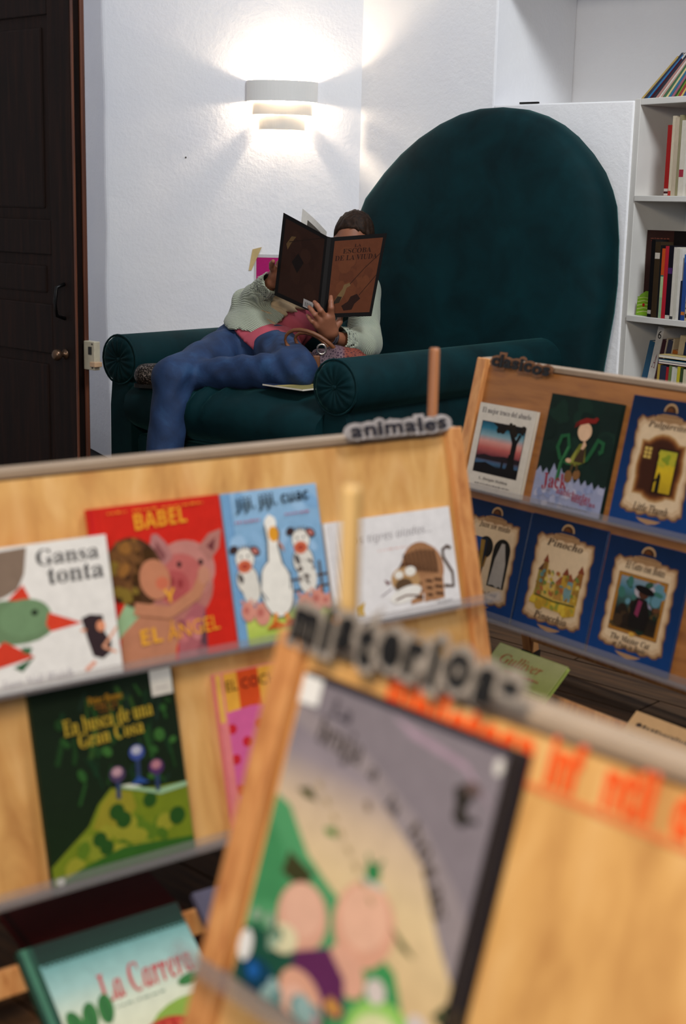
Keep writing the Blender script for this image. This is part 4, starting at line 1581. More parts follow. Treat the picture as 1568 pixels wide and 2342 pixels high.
FILM = plain('#8f857c', 0.45, 0.15, 60)
FILM2 = plain('#a29a98', 0.4, 0.15, 60)
FILM3 = plain('#7a4f2e', 0.5, 0.2, 60)
sign(ANI, 'grey cut-out word sign standing on the ridge by the tall post', 'animales', -0.247, -0.022, 0.000, 0.026, FILM2, 0.014, 0.0, 3, '#1c1924', ink=0.015, blob=0.6, gap=0.12)
sign(CLA, 'black cut-out word sign on the rack of parchment books', 'clasicos', 0.058, 0.262, 0.016, 0.030, FILM3, 0.014, -0.03, 5, '#0a0808', ink=0.04, blob=0.3)
sign(MIS, 'blurred black and grey cut-out word sign on the nearest rack', 'misterios-', 0.005, 0.292, 0.002, 0.040, FILM, 0.014, 0.03, 7, '#0a0808', gap=0.24, ink=0.05, jit=0.16, blob=0.36)

lm = MB()


def lay(word, u0, u1, vb, vt):
    vs, fs = text_mesh(word, 'SB', 0.5, 0.03)
    a, b = min(p[0] for p in vs), max(p[0] for p in vs)
    for_h = 0.72
    lm.add([MIS.T(u0 + (p[0] - a) / (b - a) * (u1 - u0), vb - p[1] / for_h * (vb - vt), 0.0002 + .0006 * (p[2] + .5)) for p in vs], fs)


lay('Biblioteca', .128, .300, .049, .012)
lay('inf', .316, .350, .047, .012)
lay('ntil', .372, .418, .047, .012)
lay('de', .436, .470, .047, .012)
lo = lm.build('lettering', plain('#e2500f', 0.5, 0.1), MIS.e)
tag(lo, 'orange stick-on lettering with one letter missing')
mb = MB()
mb.box((.128, 0.0515, -0.0009), (.50, 0.0565, 0.0004), MIS.T)
mb.build('lettering_strip', plain('#d0703c', 0.5, 0.1), MIS.e)

# ================================================================== THE READER
class Body:
    """signed-distance modelling of one continuous surface (smooth unions of tapered limbs), meshed on a grid"""

    @staticmethod
    def cone(P, a, b, ra, rb):
        a, b = np.array(a), np.array(b)
        ba = b - a
        h = np.clip(((P - a) @ ba) / (ba @ ba), 0, 1)
        return np.linalg.norm(P - a - h[..., None] * ba, axis=-1) - (ra + (rb - ra) * h)

    @staticmethod
    def ell(P, c, r, M=None):
        q = P - np.array(c)
        if M is not None:
            q = q @ M
        r = np.array(r)
        k = np.linalg.norm(q / r, axis=-1)
        return (k - 1) * r.min() * (0.6 + 0.4 * r.mean() / r.min() / 1.0) if False else (k - 1) * np.linalg.norm(q, axis=-1) / np.maximum(k, 1e-6)

    @staticmethod
    def smin(a, b, k):
        h = np.clip(.5 + .5 * (b - a) / k, 0, 1)
        return b + (a - b) * h - k * h * (1 - h)

    @staticmethod
    def mesh(fn, lo, hi, vox):
        lo = np.array(lo)
        n = np.ceil((np.array(hi) - lo) / vox).astype(int) + 1
        ax = [lo[i] + vox * np.arange(n[i]) for i in range(3)]
        D = np.empty(n, dtype=np.float32)
        for i in range(n[0]):      # slab by slab keeps memory small
            Y, Z = np.meshgrid(ax[1], ax[2], indexing='ij')
            D[i] = fn(np.stack([np.full_like(Y, ax[0][i]), Y, Z], -1))
        S = D < 0
        c = np.zeros(n - 1, int)
        acc = np.zeros(tuple(n - 1) + (3,))
        cnt = np.zeros(n - 1)
        for d in range(3):
            for u in (0, 1):
                for v in (0, 1):
                    o = [0, 0, 0]
                    e1, e2 = [k for k in range(3) if k != d]
                    o[e1], o[e2] = u, v
                    sl0 = tuple(slice(o[k], o[k] + n[k] - 1) for k in range(3))
                    o2 = list(o)
                    o2[d] += 1
                    sl1 = tuple(slice(o2[k], o2[k] + n[k] - 1) for k in range(3))
                    A, B = D[sl0], D[sl1]
                    m = (A < 0) != (B < 0)
                    t = np.where(m, A / np.where(m, A - B, 1), 0)
                    cnt += m
                    for k in range(3):
                        acc[..., k] += m * (o[k] + (t if k == d else 0))
        act = cnt > 0
        idx = -np.ones(n - 1, int)
        idx[act] = np.arange(act.sum())
        ijk = np.argwhere(act)
        V = lo + vox * (ijk + acc[act] / cnt[act][:, None])
        F = []
        for d in range(3):
            e1, e2 = [(1, 2), (2, 0), (0, 1)][d]
            s0 = [slice(1, n[k] - 1) for k in range(3)]
            s0[d] = slice(0, n[d] - 1)
            s1 = list(s0)
            s1[d] = slice(1, n[d])
            A, B = S[tuple(s0)], S[tuple(s1)]
            for flip in (False, True):
                q = np.argwhere((A & ~B) if not flip else (~A & B))
                if not len(q):
                    continue
                for k in range(3):
                    if k != d:
                        q[:, k] += 1
                def cell(a, b):
                    r = q.copy()
                    r[:, e1] -= a
                    r[:, e2] -= b
                    return idx[r[:, 0], r[:, 1], r[:, 2]]
                f = np.stack([cell(1, 1), cell(0, 1), cell(0, 0), cell(1, 0)], 1)
                if flip:
                    f = f[:, ::-1]
                F.append(f)
        F = np.concatenate(F)
        F = F[(F >= 0).all(1)]
        return V, F

    @staticmethod
    def smooth(V, F, it=2):
        for _ in range(it):
            acc = np.zeros_like(V)
            c = np.zeros(len(V))
            for a in range(4):
                b = (a + 1) % 4
                np.add.at(acc, F[:, a], V[F[:, b]])
                np.add.at(acc, F[:, b], V[F[:, a]])
                np.add.at(c, F[:, a], 1)
                np.add.at(c, F[:, b], 1)
            V = V * .45 + .55 * acc / np.maximum(c, 1)[:, None]
        return V


def sdf_object(name, parts, m, parent):
    mb = MB()
    for V, F in parts:
        mb.add(V.tolist(), F.tolist())
    return mb.build(name, m, parent, smooth=True)


def vec(*p):
    return np.array(p, float)


B_ = Body
SKIN = plain('#8f5a40', 0.55, 0.08, 30)
t_ = NT(SKIN)
t_.b.inputs['Subsurface Weight'].default_value = 0.08
t_.b.inputs['Subsurface Radius'].default_value = (0.02, 0.008, 0.004)
pelvis, rhip, lhip = vec(-.35, 5.58, .645), vec(-.425, 5.60, .645), vec(-.275, 5.47, .640)
rknee, rank = vec(-.637, 5.215, .566), vec(-.675, 5.13, .10)
lknee, lank = vec(-.173, 5.065, .622), vec(-.615, 5.30, .610 - .05)
ltoe, lheel = vec(-.755, 5.345, .555), vec(-.650, 5.345, .555)
waist, chest, neck, head = vec(-.318, 5.66, .695), vec(-.150, 5.79, .835), vec(-.025, 5.88, .955), vec(.012, 5.868, 1.045)
lsh, lel, lwr = vec(.062, 5.765, .868), vec(.068, 5.49, .672), vec(-.052, 5.31, .715)
rsh, rel_, rwr = vec(-.19, 5.93, .885), vec(-.395, 5.66, .800), vec(-.288, 5.475, .905)
face = vec(-.16, -.95, -.22)
face /= np.linalg.norm(face)
upv = vec(.20, .25, .94)
upv -= face * (upv @ face)
upv /= np.linalg.norm(upv)
side = np.cross(face, upv)
HM = np.stack([side, -face, upv], 1)
person = thing('person', 'person in pale knit cardigan and blue jeans reclining with face behind a large book', 'person', tuple((pelvis * [1, 1, 0]).tolist()))
PINV = Matrix.Translation((-pelvis[0], -pelvis[1], 0))


def local(V):
    return V - np.array([pelvis[0], pelvis[1], 0.0])


def grow(fn, lo, hi, vox, it=2):
    V, F = B_.mesh(fn, lo, hi, vox)
    return local(B_.smooth(V, F, it)), F


def H(x, y, z):
    return head + HM @ vec(x, y, z)


def f_body(P):
    d = B_.cone(P, pelvis, waist, .115, .108)
    d = B_.smin(d, B_.cone(P, waist, chest, .108, .112), .06)
    d = B_.smin(d, B_.cone(P, lsh * .8 + chest * .2, rsh * .8 + chest * .2, .058, .058), .09)
    d = B_.smin(d, B_.cone(P, chest, neck, .085, .047), .06)
    d = B_.smin(d, B_.cone(P, neck, H(0, .01, -.06), .046, .048), .03)
    hd = B_.ell(P, H(0, .012, .015), (.073, .092, .098), HM)
    hd = B_.smin(hd, B_.cone(P, H(0, -.028, -.045), H(0, -.058, -.088), .052, .026), .04)      # jaw and chin
    hd = B_.smin(hd, B_.cone(P, H(0, -.082, .012), H(0, -.102, -.024), .007, .012), .014)      # nose
    hd = B_.smin(hd, B_.cone(P, H(-.03, -.078, .026), H(.03, -.078, .026), .008, .008), .014)  # brow
    hd = B_.smin(hd, B_.cone(P, H(-.016, -.084, -.052), H(.016, -.084, -.052), .006, .006), .008)
    for sx in (-1, 1):
        hd = np.maximum(hd, -(np.linalg.norm(P - H(.030 * sx, -.088, .010), axis=-1) - .012))
        hd = B_.smin(hd, B_.ell(P, H(.076 * sx, .012, .0), (.008, .018, .030), HM), .008)
    d = B_.smin(d, hd, .015)
    d = B_.smin(d, B_.cone(P, lsh, lel, .046, .038), .03)
    d = B_.smin(d, B_.cone(P, lel, lwr, .038, .027), .02)
    d = B_.smin(d, B_.cone(P, rsh, rel_, .046, .038), .03)
    d = B_.smin(d, B_.cone(P, rel_, rwr, .038, .027), .02)
    for hp, kn, an in ((rhip, rknee, rank), (lhip, lknee, lank)):
        d = B_.smin(d, B_.cone(P, hp, kn, .074, .052), .04)
        d = B_.smin(d, B_.cone(P, kn, an, .052, .036), .02)
    d = B_.smin(d, B_.cone(P, lank, ltoe, .036, .026), .02)
    d = B_.smin(d, B_.cone(P, rank, rank + vec(-.10, -.13, -.062), .036, .024), .02)
    return d


def finger(P, pts, rs):
    d = None
    for i in range(len(pts) - 1):
        e = B_.cone(P, pts[i], pts[i + 1], rs[i], rs[i + 1])
        d = e if d is None else B_.smin(d, e, .004)
    return d


def f_lhand(P):
    # fingers fan up over the two covers, thumb holds the lower edge from inside
    pc = vec(-.076, 5.262, .765)
    d = B_.cone(P, lwr, vec(-.060, 5.285, .735), .026, .026)
    d = B_.smin(d, B_.cone(P, vec(-.058, 5.274, .745), vec(-.060, 5.248, .795), .022, .015), .02)
    d = B_.smin(d, B_.cone(P, vec(-.068, 5.276, .742), vec(-.080, 5.243, .792), .020, .0145), .02)
    d = B_.smin(d, B_.cone(P, vec(-.076, 5.278, .740), vec(-.098, 5.243, .780), .019, .0135), .02)
    d = B_.smin(d, B_.cone(P, vec(-.080, 5.282, .736), vec(-.110, 5.248, .762), .018, .0125), .02)
    for pts, rs in (((vec(-.060, 5.248, .795), vec(-.060, 5.232, .830), vec(-.0615, 5.240, .852), vec(-.062, 5.254, .868)), (.0125, .0105, .0095, .0078)),
                    ((vec(-.080, 5.243, .792), vec(-.098, 5.222, .820), vec(-.112, 5.234, .838), vec(-.122, 5.252, .848)), (.0125, .0105, .0095, .0078)),
                    ((vec(-.098, 5.243, .780), vec(-.119, 5.224, .805), vec(-.132, 5.237, .820), vec(-.141, 5.254, .829)), (.0115, .010, .009, .0075)),
                    ((vec(-.110, 5.248, .762), vec(-.129, 5.234, .780), vec(-.139, 5.243, .791), vec(-.146, 5.255, .798)), (.0105, .009, .0082, .007)),
                    ((vec(-.052, 5.290, .748), vec(-.030, 5.312, .772), vec(-.026, 5.336, .792), vec(-.034, 5.352, .806)), (.016, .0125, .0105, .0085))):
        d = B_.smin(d, finger(P, pts, rs), .007)
    return d


def f_rhand(P):
    d = B_.cone(P, rwr, vec(-.270, 5.462, .935), .026, .026)
    for k, (a, b) in enumerate(((vec(-.262, 5.470, .975), .0), (vec(-.254, 5.476, .965), 1), (vec(-.250, 5.480, .952), 2), (vec(-.248, 5.482, .938), 3))):
        d = B_.smin(d, B_.cone(P, vec(-.270, 5.462, .935), a, .020, .0125), .018)
        w = .012 * k
        d = B_.smin(d, finger(P, (a, a + vec(.030, -.010, .026 - w), a + vec(.052, -.022, .032 - 1.6 * w), a + vec(.068, -.034, .030 - 2.0 * w)), (.012, .0102, .0092, .0078)), .006)
    d = B_.smin(d, finger(P, (vec(-.276, 5.452, .945), vec(-.287, 5.428, .962), vec(-.288, 5.406, .976), vec(-.282, 5.388, .986)), (.015, .0125, .0105, .0085)), .008)
    return d


body = sdf_object('body', [grow(f_body, (-.88, 4.93, .0), (.25, 6.12, 1.20), .0125), grow(f_lhand, (-.17, 5.17, .68), (.01, 5.38, .89), .003, 1), grow(f_rhand, (-.34, 5.36, .86), (-.16, 5.53, 1.04), .0035, 1)], SKIN, person)
# nails
mb = MB()
for tip, nr in ((vec(-.062, 5.2462, .866), vec(0, -1, .3)), (vec(-.120, 5.2445, .847), vec(-.1, -1, .3)), (vec(-.139, 5.2465, .828), vec(-.1, -1, .3)), (vec(-.1445, 5.248, .798), vec(-.1, -1, .3))):
    nr = nr / np.linalg.norm(nr)
    M = Matrix.Translation(tuple(local(tip))) @ Vector(nr).to_track_quat('Z', 'Y').to_matrix().to_4x4()
    mb.lathe([(0.0046, 0), (0.0042, 0.0009), (0.002, 0.0014)], M, 10)
o = mb.build('fingernail', plain('#b98a78', 0.35), body, smooth=True)
for sx in (-1, 1):
    mb = MB()
    c = local(H(.030 * sx, -.079, .010))
    M = Matrix.Translation(tuple(c)) @ Vector(face).to_track_quat('Z', 'Y').to_matrix().to_4x4()
    mb.lathe([(0.0105 * math.sin(R(a)), 0.0105 * -math.cos(R(a))) for a in (8, 30, 60, 90, 120, 150, 172)], M, 14)
    ey = mb.build('eye', plain('#c9c2b8', 0.2), body, smooth=True)
    mb = MB()
    mb.lathe([(0.0048, 0.0094), (0.003, 0.0106)], M, 12)
    mb.build('iris', plain('#1c120c', 0.2), ey, smooth=True)


def wr(P, f, a, ph=0.0):
    return a * (np.sin(P[..., 0] * f * 1.3 + P[..., 2] * f + ph) * np.sin(P[..., 1] * f * 1.1 - P[..., 2] * f * .7 + 1.3 * ph))


def f_hair(P):
    d = B_.ell(P, H(0, .022, .028), (.083, .098, .104), HM)
    q = (P - head) @ HM
    d = np.maximum(d, -(q[..., 1] + .052 + .75 * (q[..., 2] - .072)) if False else d)
    cut = (-.048 - q[..., 1]) - .9 * (q[..., 2] - .066)       # keeps the part behind the hairline
    d = np.maximum(d, cut * .7)
    d = B_.smin(d, B_.ell(P, H(.01, .115, .03), (.045, .035, .045), HM), .02)
    return d + .0028 * np.sin(q[..., 0] * 170 + 9 * np.sin(q[..., 1] * 45)) + .002 * np.sin(q[..., 1] * 150 + 5 * np.sin(q[..., 0] * 60))


hm = wood('dark_brown_hair', '#120a06', '#241409', '#3a2210', (60, 60, 60), 0.7, False)
NT(hm).b.inputs['Specular IOR Level'].default_value = 0.25
sdf_object('hair', [grow(f_hair, head - .17, head + .19, .006, 1)], hm, person)


def f_jeans(P):
    d = B_.cone(P, pelvis, waist * .45 + pelvis * .55, .122, .116)
    d = B_.smin(d, B_.cone(P, rhip, lhip, .090, .090), .05)
    d = B_.smin(d, B_.cone(P, rhip, rknee, .096, .072), .03)
    sh = B_.cone(P, rknee, rank + vec(0, 0, .03), .071, .068)
    d = B_.smin(d, sh, .02)
    l = B_.cone(P, lhip, lknee, .096, .068)
    l = B_.smin(l, B_.cone(P, lknee, lank, .068, .056), .02)
    d = B_.smin(d, l, .022)
    d = np.maximum(d, (P @ ((waist - pelvis) / np.linalg.norm(waist - pelvis)) - waist @ ((waist - pelvis) / np.linalg.norm(waist - pelvis))) + .062)
    dk = np.linalg.norm(P - rknee, axis=-1)
    dh = np.linalg.norm(P - (lhip + rhip) / 2, axis=-1)
    dl = np.linalg.norm(P - lknee, axis=-1)
    # creases: fanning from the crotch and behind the knees, across the limbs
    ax = (P - rhip) @ ((rknee - rhip) / np.linalg.norm(rknee - rhip))
    w = .0070 * np.sin(ax * 62 + P[..., 2] * 40) * np.exp(-(dh / .22) ** 2) + .0050 * np.sin(P[..., 0] * 70 - P[..., 2] * 55 + P[..., 1] * 20) * np.exp(-(dk / .16) ** 2)
    w += .0045 * np.sin(P[..., 0] * 75 + P[..., 2] * 60) * np.exp(-(dl / .3) ** 2) + wr(P, 34, .0035)
    return d + w


jeans = sdf_object('jeans', [grow(f_jeans, (-.80, 4.95, .05), (-.06, 5.80, .86), .010, 2)], denim(), person)


def f_shoe(a, b):
    def f(P):
        d = B_.cone(P, a, b, .050, .044)
        return np.maximum(d, -9)
    return f


glit = mat('glitter', None, 0.4)
t = NT(glit)
vo = t.n('ShaderNodeTexVoronoi')
vo.inputs['Scale'].default_value = 260
t.l(t.coord(), vo.inputs['Vector'])
hs = t.ramp(vo.outputs['Color'], [(0.25, '#15110f'), (0.6, '#3d342e'), (0.88, '#8a7c74')])
t.l(hs, t.b.inputs['Base Color'])
t.b.inputs['Metallic'].default_value = 0.6
sole = plain('#141110', 0.7)
for nm, a, b in (('shoe', lheel + vec(.03, 0, 0), ltoe), ('shoe', rank + vec(.01, .02, -.045), rank + vec(-.10, -.13, -.055))):
    sh = sdf_object(nm, [grow(f_shoe(a, b), np.minimum(a, b) - .07, np.maximum(a, b) + .07, .006, 2)], glit, person)
    mb = MB()
    dd = (b - a) / np.linalg.norm(b - a)
    sd = np.cross(dd, vec(0, 0, 1))
    pr = []
    for k in range(20):
        an = 2 * PI * k / 20
        c = (a + b) / 2 + dd * (np.linalg.norm(b - a) / 2 + .044) * math.cos(an) + sd * .040 * math.sin(an)
        pr.append(c)
    zs = -.046 if nm == 'shoe' and a[2] > .3 else -.036
    mb.add([tuple(local(c + vec(0, 0, zs))) for c in pr] + [tuple(local(c + vec(0, 0, zs + .014))) for c in pr], [tuple(range(19, -1, -1)), tuple(range(20, 40))] + [(i, (i + 1) % 20, 20 + (i + 1) % 20, 20 + i) for i in range(20)])
    mb.build('sole', sole, sh)

TAX = (chest - waist) / np.linalg.norm(chest - waist)        # up the torso
TSD = vec(.766, -.643, 0)
TSD = TSD - TAX * (TSD @ TAX)
TSD /= np.linalg.norm(TSD)                                  # towards the reader's left arm
TFR = np.cross(TAX, TSD)
if TFR[1] > 0:
    TFR = -TFR                                              # out of the chest


def tq(P):
    q = P - waist
    return q @ TSD, q @ TFR, q @ TAX


def f_torso(P, g):
    d = B_.cone(P, pelvis, waist, .122 + g, .118 + g)
    d = B_.smin(d, B_.cone(P, waist, chest, .118 + g, .122 + g), .06)
    d = B_.smin(d, B_.cone(P, lsh * .85 + chest * .15, rsh * .85 + chest * .15, .062 + g, .062 + g), .09)
    return d


HEM_C = ([-.50, -.455, -.41, -.36, -.31, -.27, -.23, -.16, -.10], [.745, .718, .724, .712, .708, .745, .785, .80, .80])
HEM_P = ([-.47, -.40, -.31, -.25, -.1], [.745, .685, .618, .610, .62])


def f_top(P):
    s, f, u = tq(P)
    d = B_.smin(f_torso(P, .012), B_.cone(P, rhip, lhip, .104, .104), .05)
    fold = .005 * np.sin(s * 55 + u * 35) * np.exp(-((u - .02) / .12) ** 2) + .003 * np.sin(s * 110 - u * 60)
    d = d + fold
    d = np.maximum(d, u - .26)
    return np.maximum(d, .7 * (np.interp(P[..., 0], *HEM_P) - P[..., 2]))


PINK = plain('#b04a58', 0.8, 0.1, 14)
sdf_object('pink_top', [grow(f_top, (-.60, 5.30, .5), (.12, 6.0, 1.0), .009, 1)], PINK, person)


def f_cardigan(P):
    s, f, u = tq(P)
    body_ = f_torso(P, .036) + .003 * np.sin(u * 60 + s * 25)
    # left open down the front, hem above the waistline
    X, Z = P[..., 0], P[..., 2]
    left_ = X + .245 + (Z - .778) * 1.65                # the reader's right front panel
    keep = np.minimum(np.minimum(f - .0, left_), -.05 - X)
    body_ = np.maximum(body_, keep)
    body_ = np.maximum(body_, .7 * (np.where(X < -.10, np.interp(X, *HEM_C), .62) - Z))
    body_ = np.maximum(body_, -(f_torso(P, .020)))
    d = body_
    for a, b, c, cu in ((lsh, lel, lwr, -.03), (rsh, rel_, rwr, .012)):
        ax = (c - b) / np.linalg.norm(c - b)
        ln = np.linalg.norm(c - b)
        e = B_.cone(P, a, b, .066, .061)
        e = B_.smin(e, B_.cone(P, b, b + ax * ln, .060, .047), .03)
        h = (P - b) @ ax
        e = e + .0045 * np.sin(h * 75 + P[..., 0] * 20) * np.clip(1.2 - np.abs(h) / .16, 0, 1) + wr(P, 30, .0025)
        # open cuff
        e = np.maximum(e, np.where(h > ln - .06, h - (ln + cu), -9))
        hole = np.maximum(B_.cone(P, b, c, .052, .040), -(h - ln + .10))
        e = np.maximum(e, -hole)
        d = B_.smin(d, e, .022)
    d = B_.smin(d, np.maximum(np.abs(B_.cone(P, neck - vec(.0, .0, .03), chest * .3 + neck * .7, .068, .082)) - .010, P @ TAX - neck @ TAX + .01), .02)
    return d


card = sdf_object('cardigan', [grow(f_cardigan, (-.55, 5.22, .52), (.20, 6.10, 1.05), .0078, 1)], knit(), person)


def f_scarf(P):
    s, f, u = tq(P)
    d = f_torso(P, .030)
    X, Z = P[..., 0], P[..., 2]
    d = np.maximum(d, .7 * (np.interp(X, *HEM_C) + .002 - Z))
    d = np.maximum(d, -(f + .02))
    d = np.maximum(d, np.maximum(X + .08, -.34 - X))
    d = d + .0065 * np.sin((u - .3 * s) * 150 + 2 * np.sin(s * 30))
    return np.maximum(d, -f_torso(P, .009))


sdf_object('scarf', [grow(f_scarf, (-.50, 5.35, .60), (.10, 5.95, 1.0), .0065, 1)], plain('#b39a78', 0.85, 0.12, 40), person)
# bracelet at the wrist
mb = MB()
ax = Vector(lwr - lel).normalized()
u_ = ax.cross(Vector((0, 0, 1))).normalized()
w_ = ax.cross(u_)
c_ = Vector(local(lwr + vec(*(ax * .012))))
mb.tube([c_ + (u_ * math.cos(2 * PI * k / 24) + w_ * math.sin(2 * PI * k / 24)) * 0.030 for k in range(24)], 0.0042, 8, closed=True)
mb.tube([c_ + ax * .011 + (u_ * math.cos(2 * PI * k / 24) + w_ * math.sin(2 * PI * k / 24)) * 0.0295 for k in range(24)], 0.0032, 8, closed=True)
mb.build('bracelet', plain('#3a3840', 0.3), person, smooth=True)

# ---------------- the big book the reader holds
TL, BL = Vector((-.248, 5.44, 1.165)), Vector((-.276, 5.3883, .8616))
S1, S2 = Vector((-.080, 5.30, 1.084)), Vector((-.104, 5.25, .800))
S3, S4 = Vector((-.066, 5.30, 1.081)), Vector((-.090, 5.25, .792))
TRR, BRR = Vector((.141, 5.42, 1.099)), Vector((.0896, 5.3524, .7942))
bk0 = (S2 + S4) / 2
big = thing('book', 'large dark brown picture book held open by the reader in the armchair', 'book', tuple(bk0))


def quad(p00, p10, p11, p01):
    nrm = (p10 - p00).cross(p01 - p00).normalized()

    def T(x, y, z):
        p = (p00 * (1 - x) + p10 * x) * (1 - y) + (p01 * (1 - x) + p11 * x) * y
        return tuple(p + nrm * z - bk0)
    return T


def board(nm, T, z0, z1, m, x0=0, x1=1, y0=0, y1=1):
    mb = MB()
    mb.box((x0, y0, z0), (x1, y1, z1), T)
    return mb.build(nm, m, big, bevel=0.0008)


BLK = plain('#0a0807', 0.7, 0.1, 40)
TL_ = quad(BL, S2, S1, TL)          # back cover, seen on the left
TM_ = quad(S2, S4, S3, S1)
TRt = quad(S4, BRR, TRR, S3)
for nm, T in (('back_cover', TL_), ('spine', TM_), ('front_cover', TRt)):
    board(nm, T, -0.003, 0.0, BLK)
board('pages', TL_, -0.013, -0.0031, PAPER, 0.02, 0.99, .015, .985)
board('pages', TRt, -0.011, -0.0031, PAPER, 0.01, 0.98, .015, .985)


def art_back(a):
    a.rect(.07, .05, .95, .95, '#2c1810')
    a.blobs(.24, .2, .78, .8, ['#2c1810', '#301b12', '#28150e'], 20, .06, .13, 3)
    a.poly([(.14, .66), (.24, .78), (.34, .80), (.25, .70), (.18, .60)], '#5a4328')
    a.line([(.2, .7), (.9, .95)], .012, '#20120c')
    a.poly([(.30, .48), (.42, .62), (.56, .54), (.44, .38)], '#150d0b')
    a.rect(.64, .02, .86, .12, '#9a9490')
    for k in range(9):
        a.rect(.67 + .018 * k, .035, .675 + .018 * k + .004 * (k % 2), .09, '#2a2624')


def art_front(a):
    a.rect(.07, .05, .94, .95, '#5a301c')
    a.blobs(.24, .2, .78, .8, ['#5a301c', '#5f341e', '#542c1a'], 22, .06, .13, 5)
    a.text('LA', .44, .86, .56, .895, '#2a140c', 'B')
    a.text('ESCOBA', .24, .785, .76, .845, '#2a140c', 'B')
    a.text('DE LA VIUDA', .11, .70, .89, .765, '#2a140c', 'B')
    a.line([(.42, .38), (.70, .60), (.94, .76)], .012, '#2c170e')
    a.line([(.66, .26), (.94, .50)], .012, '#2c170e')
    a.poly([(.34, .40), (.44, .42), (.47, .385), (.40, .36), (.37, .28), (.29, .18), (.16, .165), (.24, .27), (.32, .35)], '#6a5234')
    a.poly([(.16, .165), (.24, .26), (.33, .25), (.29, .18)], '#2a2016')
    a.poly([(.50, .25), (.62, .28), (.70, .22), (.60, .16), (.56, .09), (.40, .08), (.34, .14), (.46, .19)], '#26130c')


def art_spine(a):
    a.text('LA ESCOBA DE LA VIUDA', -2.6, .45, 3.6, .49, '#8a8078', 'B', 90)


for T, f, w, h in ((TL_, art_back, .24, .30), (TRt, art_front, .24, .30)):
    a = Art(1, 1, '#0f0c0b', 0.0002, T=T)
    a.w, a.h = w, h
    f(a)
    a.build('cover_print', big)
a = Art(1, 1, '#0f0c0b', 0.0002, T=TM_)
for i, chs in enumerate('DE LA VIUDA  ESCOBA  LA'):
    pass
vs, fs = text_mesh('LA ESCOBA DE LA VIUDA', 'B')
x0, x1 = min(v[0] for v in vs), max(v[0] for v in vs)
a._add([(.60 - .24 * v[1] / .75, .25 + .50 * (v[0] - x0) / (x1 - x0)) for v in vs], fs, lin('#6c6259'))
a.build('spine_print', big)
# one page standing up between the boards
mb = MB()
p1, p2 = Vector((-.177, 5.44, 1.182)) - bk0, Vector((-.083, 5.33, 1.100)) - bk0
dn = (S2 - S1) * .93
rows = []
for k in range(6):
    t = k / 5
    q = p2.lerp(p1, t) + Vector((.004, .012, 0)) * math.sin(PI * t)
    rows.append([tuple(q), tuple(q + dn)])
mb.grid(rows)
pg = mb.build('open_page', plain('#c8c4be', 0.8, 0.05, 60), big, smooth=True)
mb = MB()
pq = [p2.lerp(p1, t) + Vector((.004, .012, 0)) * math.sin(PI * t) + Vector((-.0008, -.0009, 0)) for t in (.25, .5, .78)]
mb.grid([[tuple(q + dn * .09), tuple(q + dn * .6)] for q in pq])
mb.build('page_picture', plain('#4a443e', 0.7), pg)

# ---------------- handbag in the lap, magazine on the cushion
bag = thing('handbag', 'leopard print handbag with brown handles in the reader\'s lap', 'bag', (-.035, 5.16, .575))
bagm = mat('leopard_cloth', None, 0.7)
t = NT(bagm)
v = t.coord()
vo = t.n('ShaderNodeTexVoronoi', feature='DISTANCE_TO_EDGE')
vo.inputs['Scale'].default_value = 85
t.l(v, vo.inputs['Vector'])
sp = t.ramp(vo.outputs['Distance'], [(0.10, 0.0), (0.22, 1.0)])
sep = t.n('ShaderNodeSeparateXYZ')
t.l(v, sep.inputs[0])
ba = t.n('ShaderNodeMath', operation='MULTIPLY_ADD')
ba.inputs[1].default_value = 5.5
ba.inputs[2].default_value = 0.52
t.l(sep.outputs[0], ba.inputs[0])
ca_ = t.ramp(ba.outputs[0], [(0.40, '#241420'), (0.62, '#3a1830'), (0.70, '#4a0e10')])
cb_ = t.ramp(ba.outputs[0], [(0.40, '#5a464c'), (0.62, '#6c545a'), (0.70, '#7a3420')])
mx = t.n('ShaderNodeMix', data_type='RGBA')
t.l(sp, mx.inputs[0])
t.l(cb_, mx.inputs[6])
t.l(ca_, mx.inputs[7])
t.l(mx.outputs[2], t.b.inputs['Base Color'])
BC = vec(-.035, 5.16, .575)


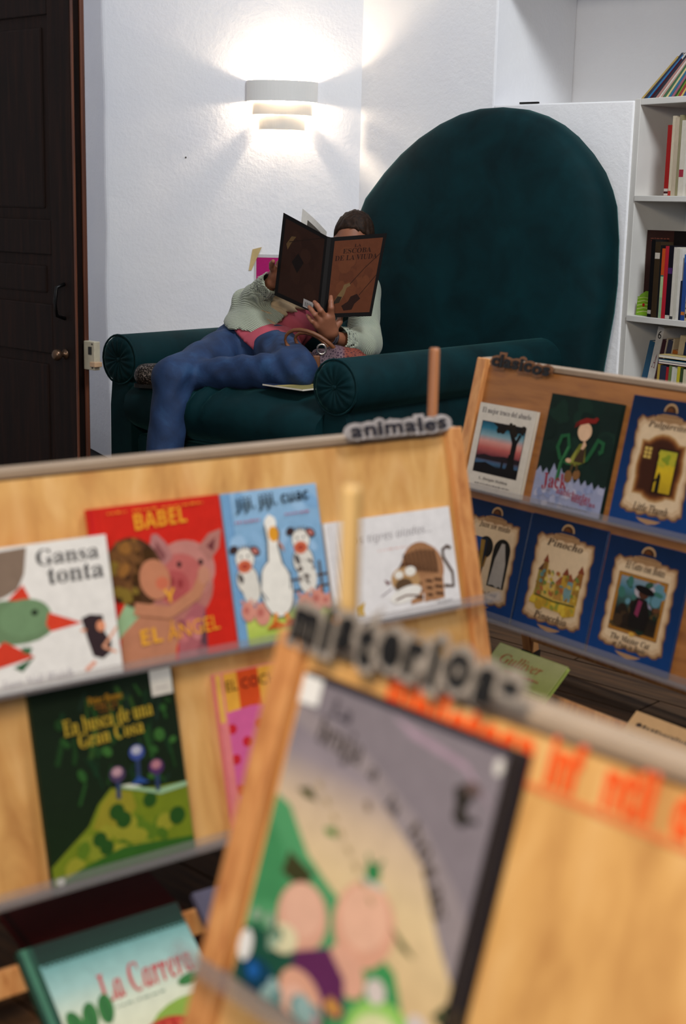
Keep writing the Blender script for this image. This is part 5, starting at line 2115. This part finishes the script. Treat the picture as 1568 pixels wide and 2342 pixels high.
def f_bag(P):
    q = P - BC
    d = B_.ell(P, BC + vec(0, 0, .058), (.110, .070, .068))
    d = B_.smin(d, B_.ell(P, BC + vec(.045, .01, .05), (.085, .06, .05)), .03)
    d = np.maximum(d, -(q[..., 2] - .002))
    return d + .004 * np.sin(q[..., 0] * 70 + q[..., 2] * 40) + .003 * np.sin(q[..., 0] * 40 - q[..., 2] * 90)


V, F = B_.mesh(f_bag, BC - vec(.17, .11, .02), BC + vec(.17, .11, .16), .006)
V = B_.smooth(V, F, 1)
mb = MB()
mb.add((V - BC).tolist(), F.tolist())
mb.build('bag_body', bagm, bag, smooth=True)
LEA = plain('#6e3f1e', 0.5, 0.15, 30)
for pth in (((-.075, .0, .085), (-.150, .0, .095), (-.19, .0, .125), (-.190, .0, .160), (-.160, -.01, .182), (-.11, -.02, .180), (-.06, -.03, .160), (-.02, -.03, .130), (.0, -.02, .105)),
            ((-.085, .03, .085), (-.140, .04, .11), (-.160, .04, .145), (-.140, .03, .170), (-.09, .02, .165), (-.05, .015, .14), (-.03, .01, .11))):
    mb = MB()
    mb.tube(pth, 0.0085, 8)
    o = mb.build('handle', LEA, bag, smooth=True, subsurf=1)
mb = MB()
mb.tube([(-.055 + .016 * math.cos(2 * PI * k / 16), -.045, .115 + .018 * math.sin(2 * PI * k / 16)) for k in range(16)], 0.004, 6, closed=True)
mb.build('ring', mat('pale_metal', '#b8b0a8', 0.25, Metallic=0.9), bag, smooth=True)
mb = MB()
mb.box((-.085, -.074, .045), (-.06, -.062, .095))
mb.build('strap_tab', LEA, bag, bevel=0.004)

MG = Matrix.Translation((-.175, 5.01, .566)) @ Matrix.Rotation(R(-42), 4, 'Z')
mag = thing('magazine', 'thin pale yellow magazine lying on the armchair cushion edge', 'magazine', matrix=MG)
mb = MB()
mb.box((-.10, -.07, 0), (.10, .07, .006))
mb.build('magazine_pages', PAPER, mag, bevel=0.001)
a = Art(1, 1, '#8a8050', .0062, T=lambda x, y, z: (-.10 + .2 * x, -.07 + .14 * y, z))
a.rect(0, 0, .4, 1, '#1e2a44')
a.poly([(.3, 0), (.5, 1), (.62, 1), (.45, 0)], '#b8a468')
a.build('cover_print', mag)
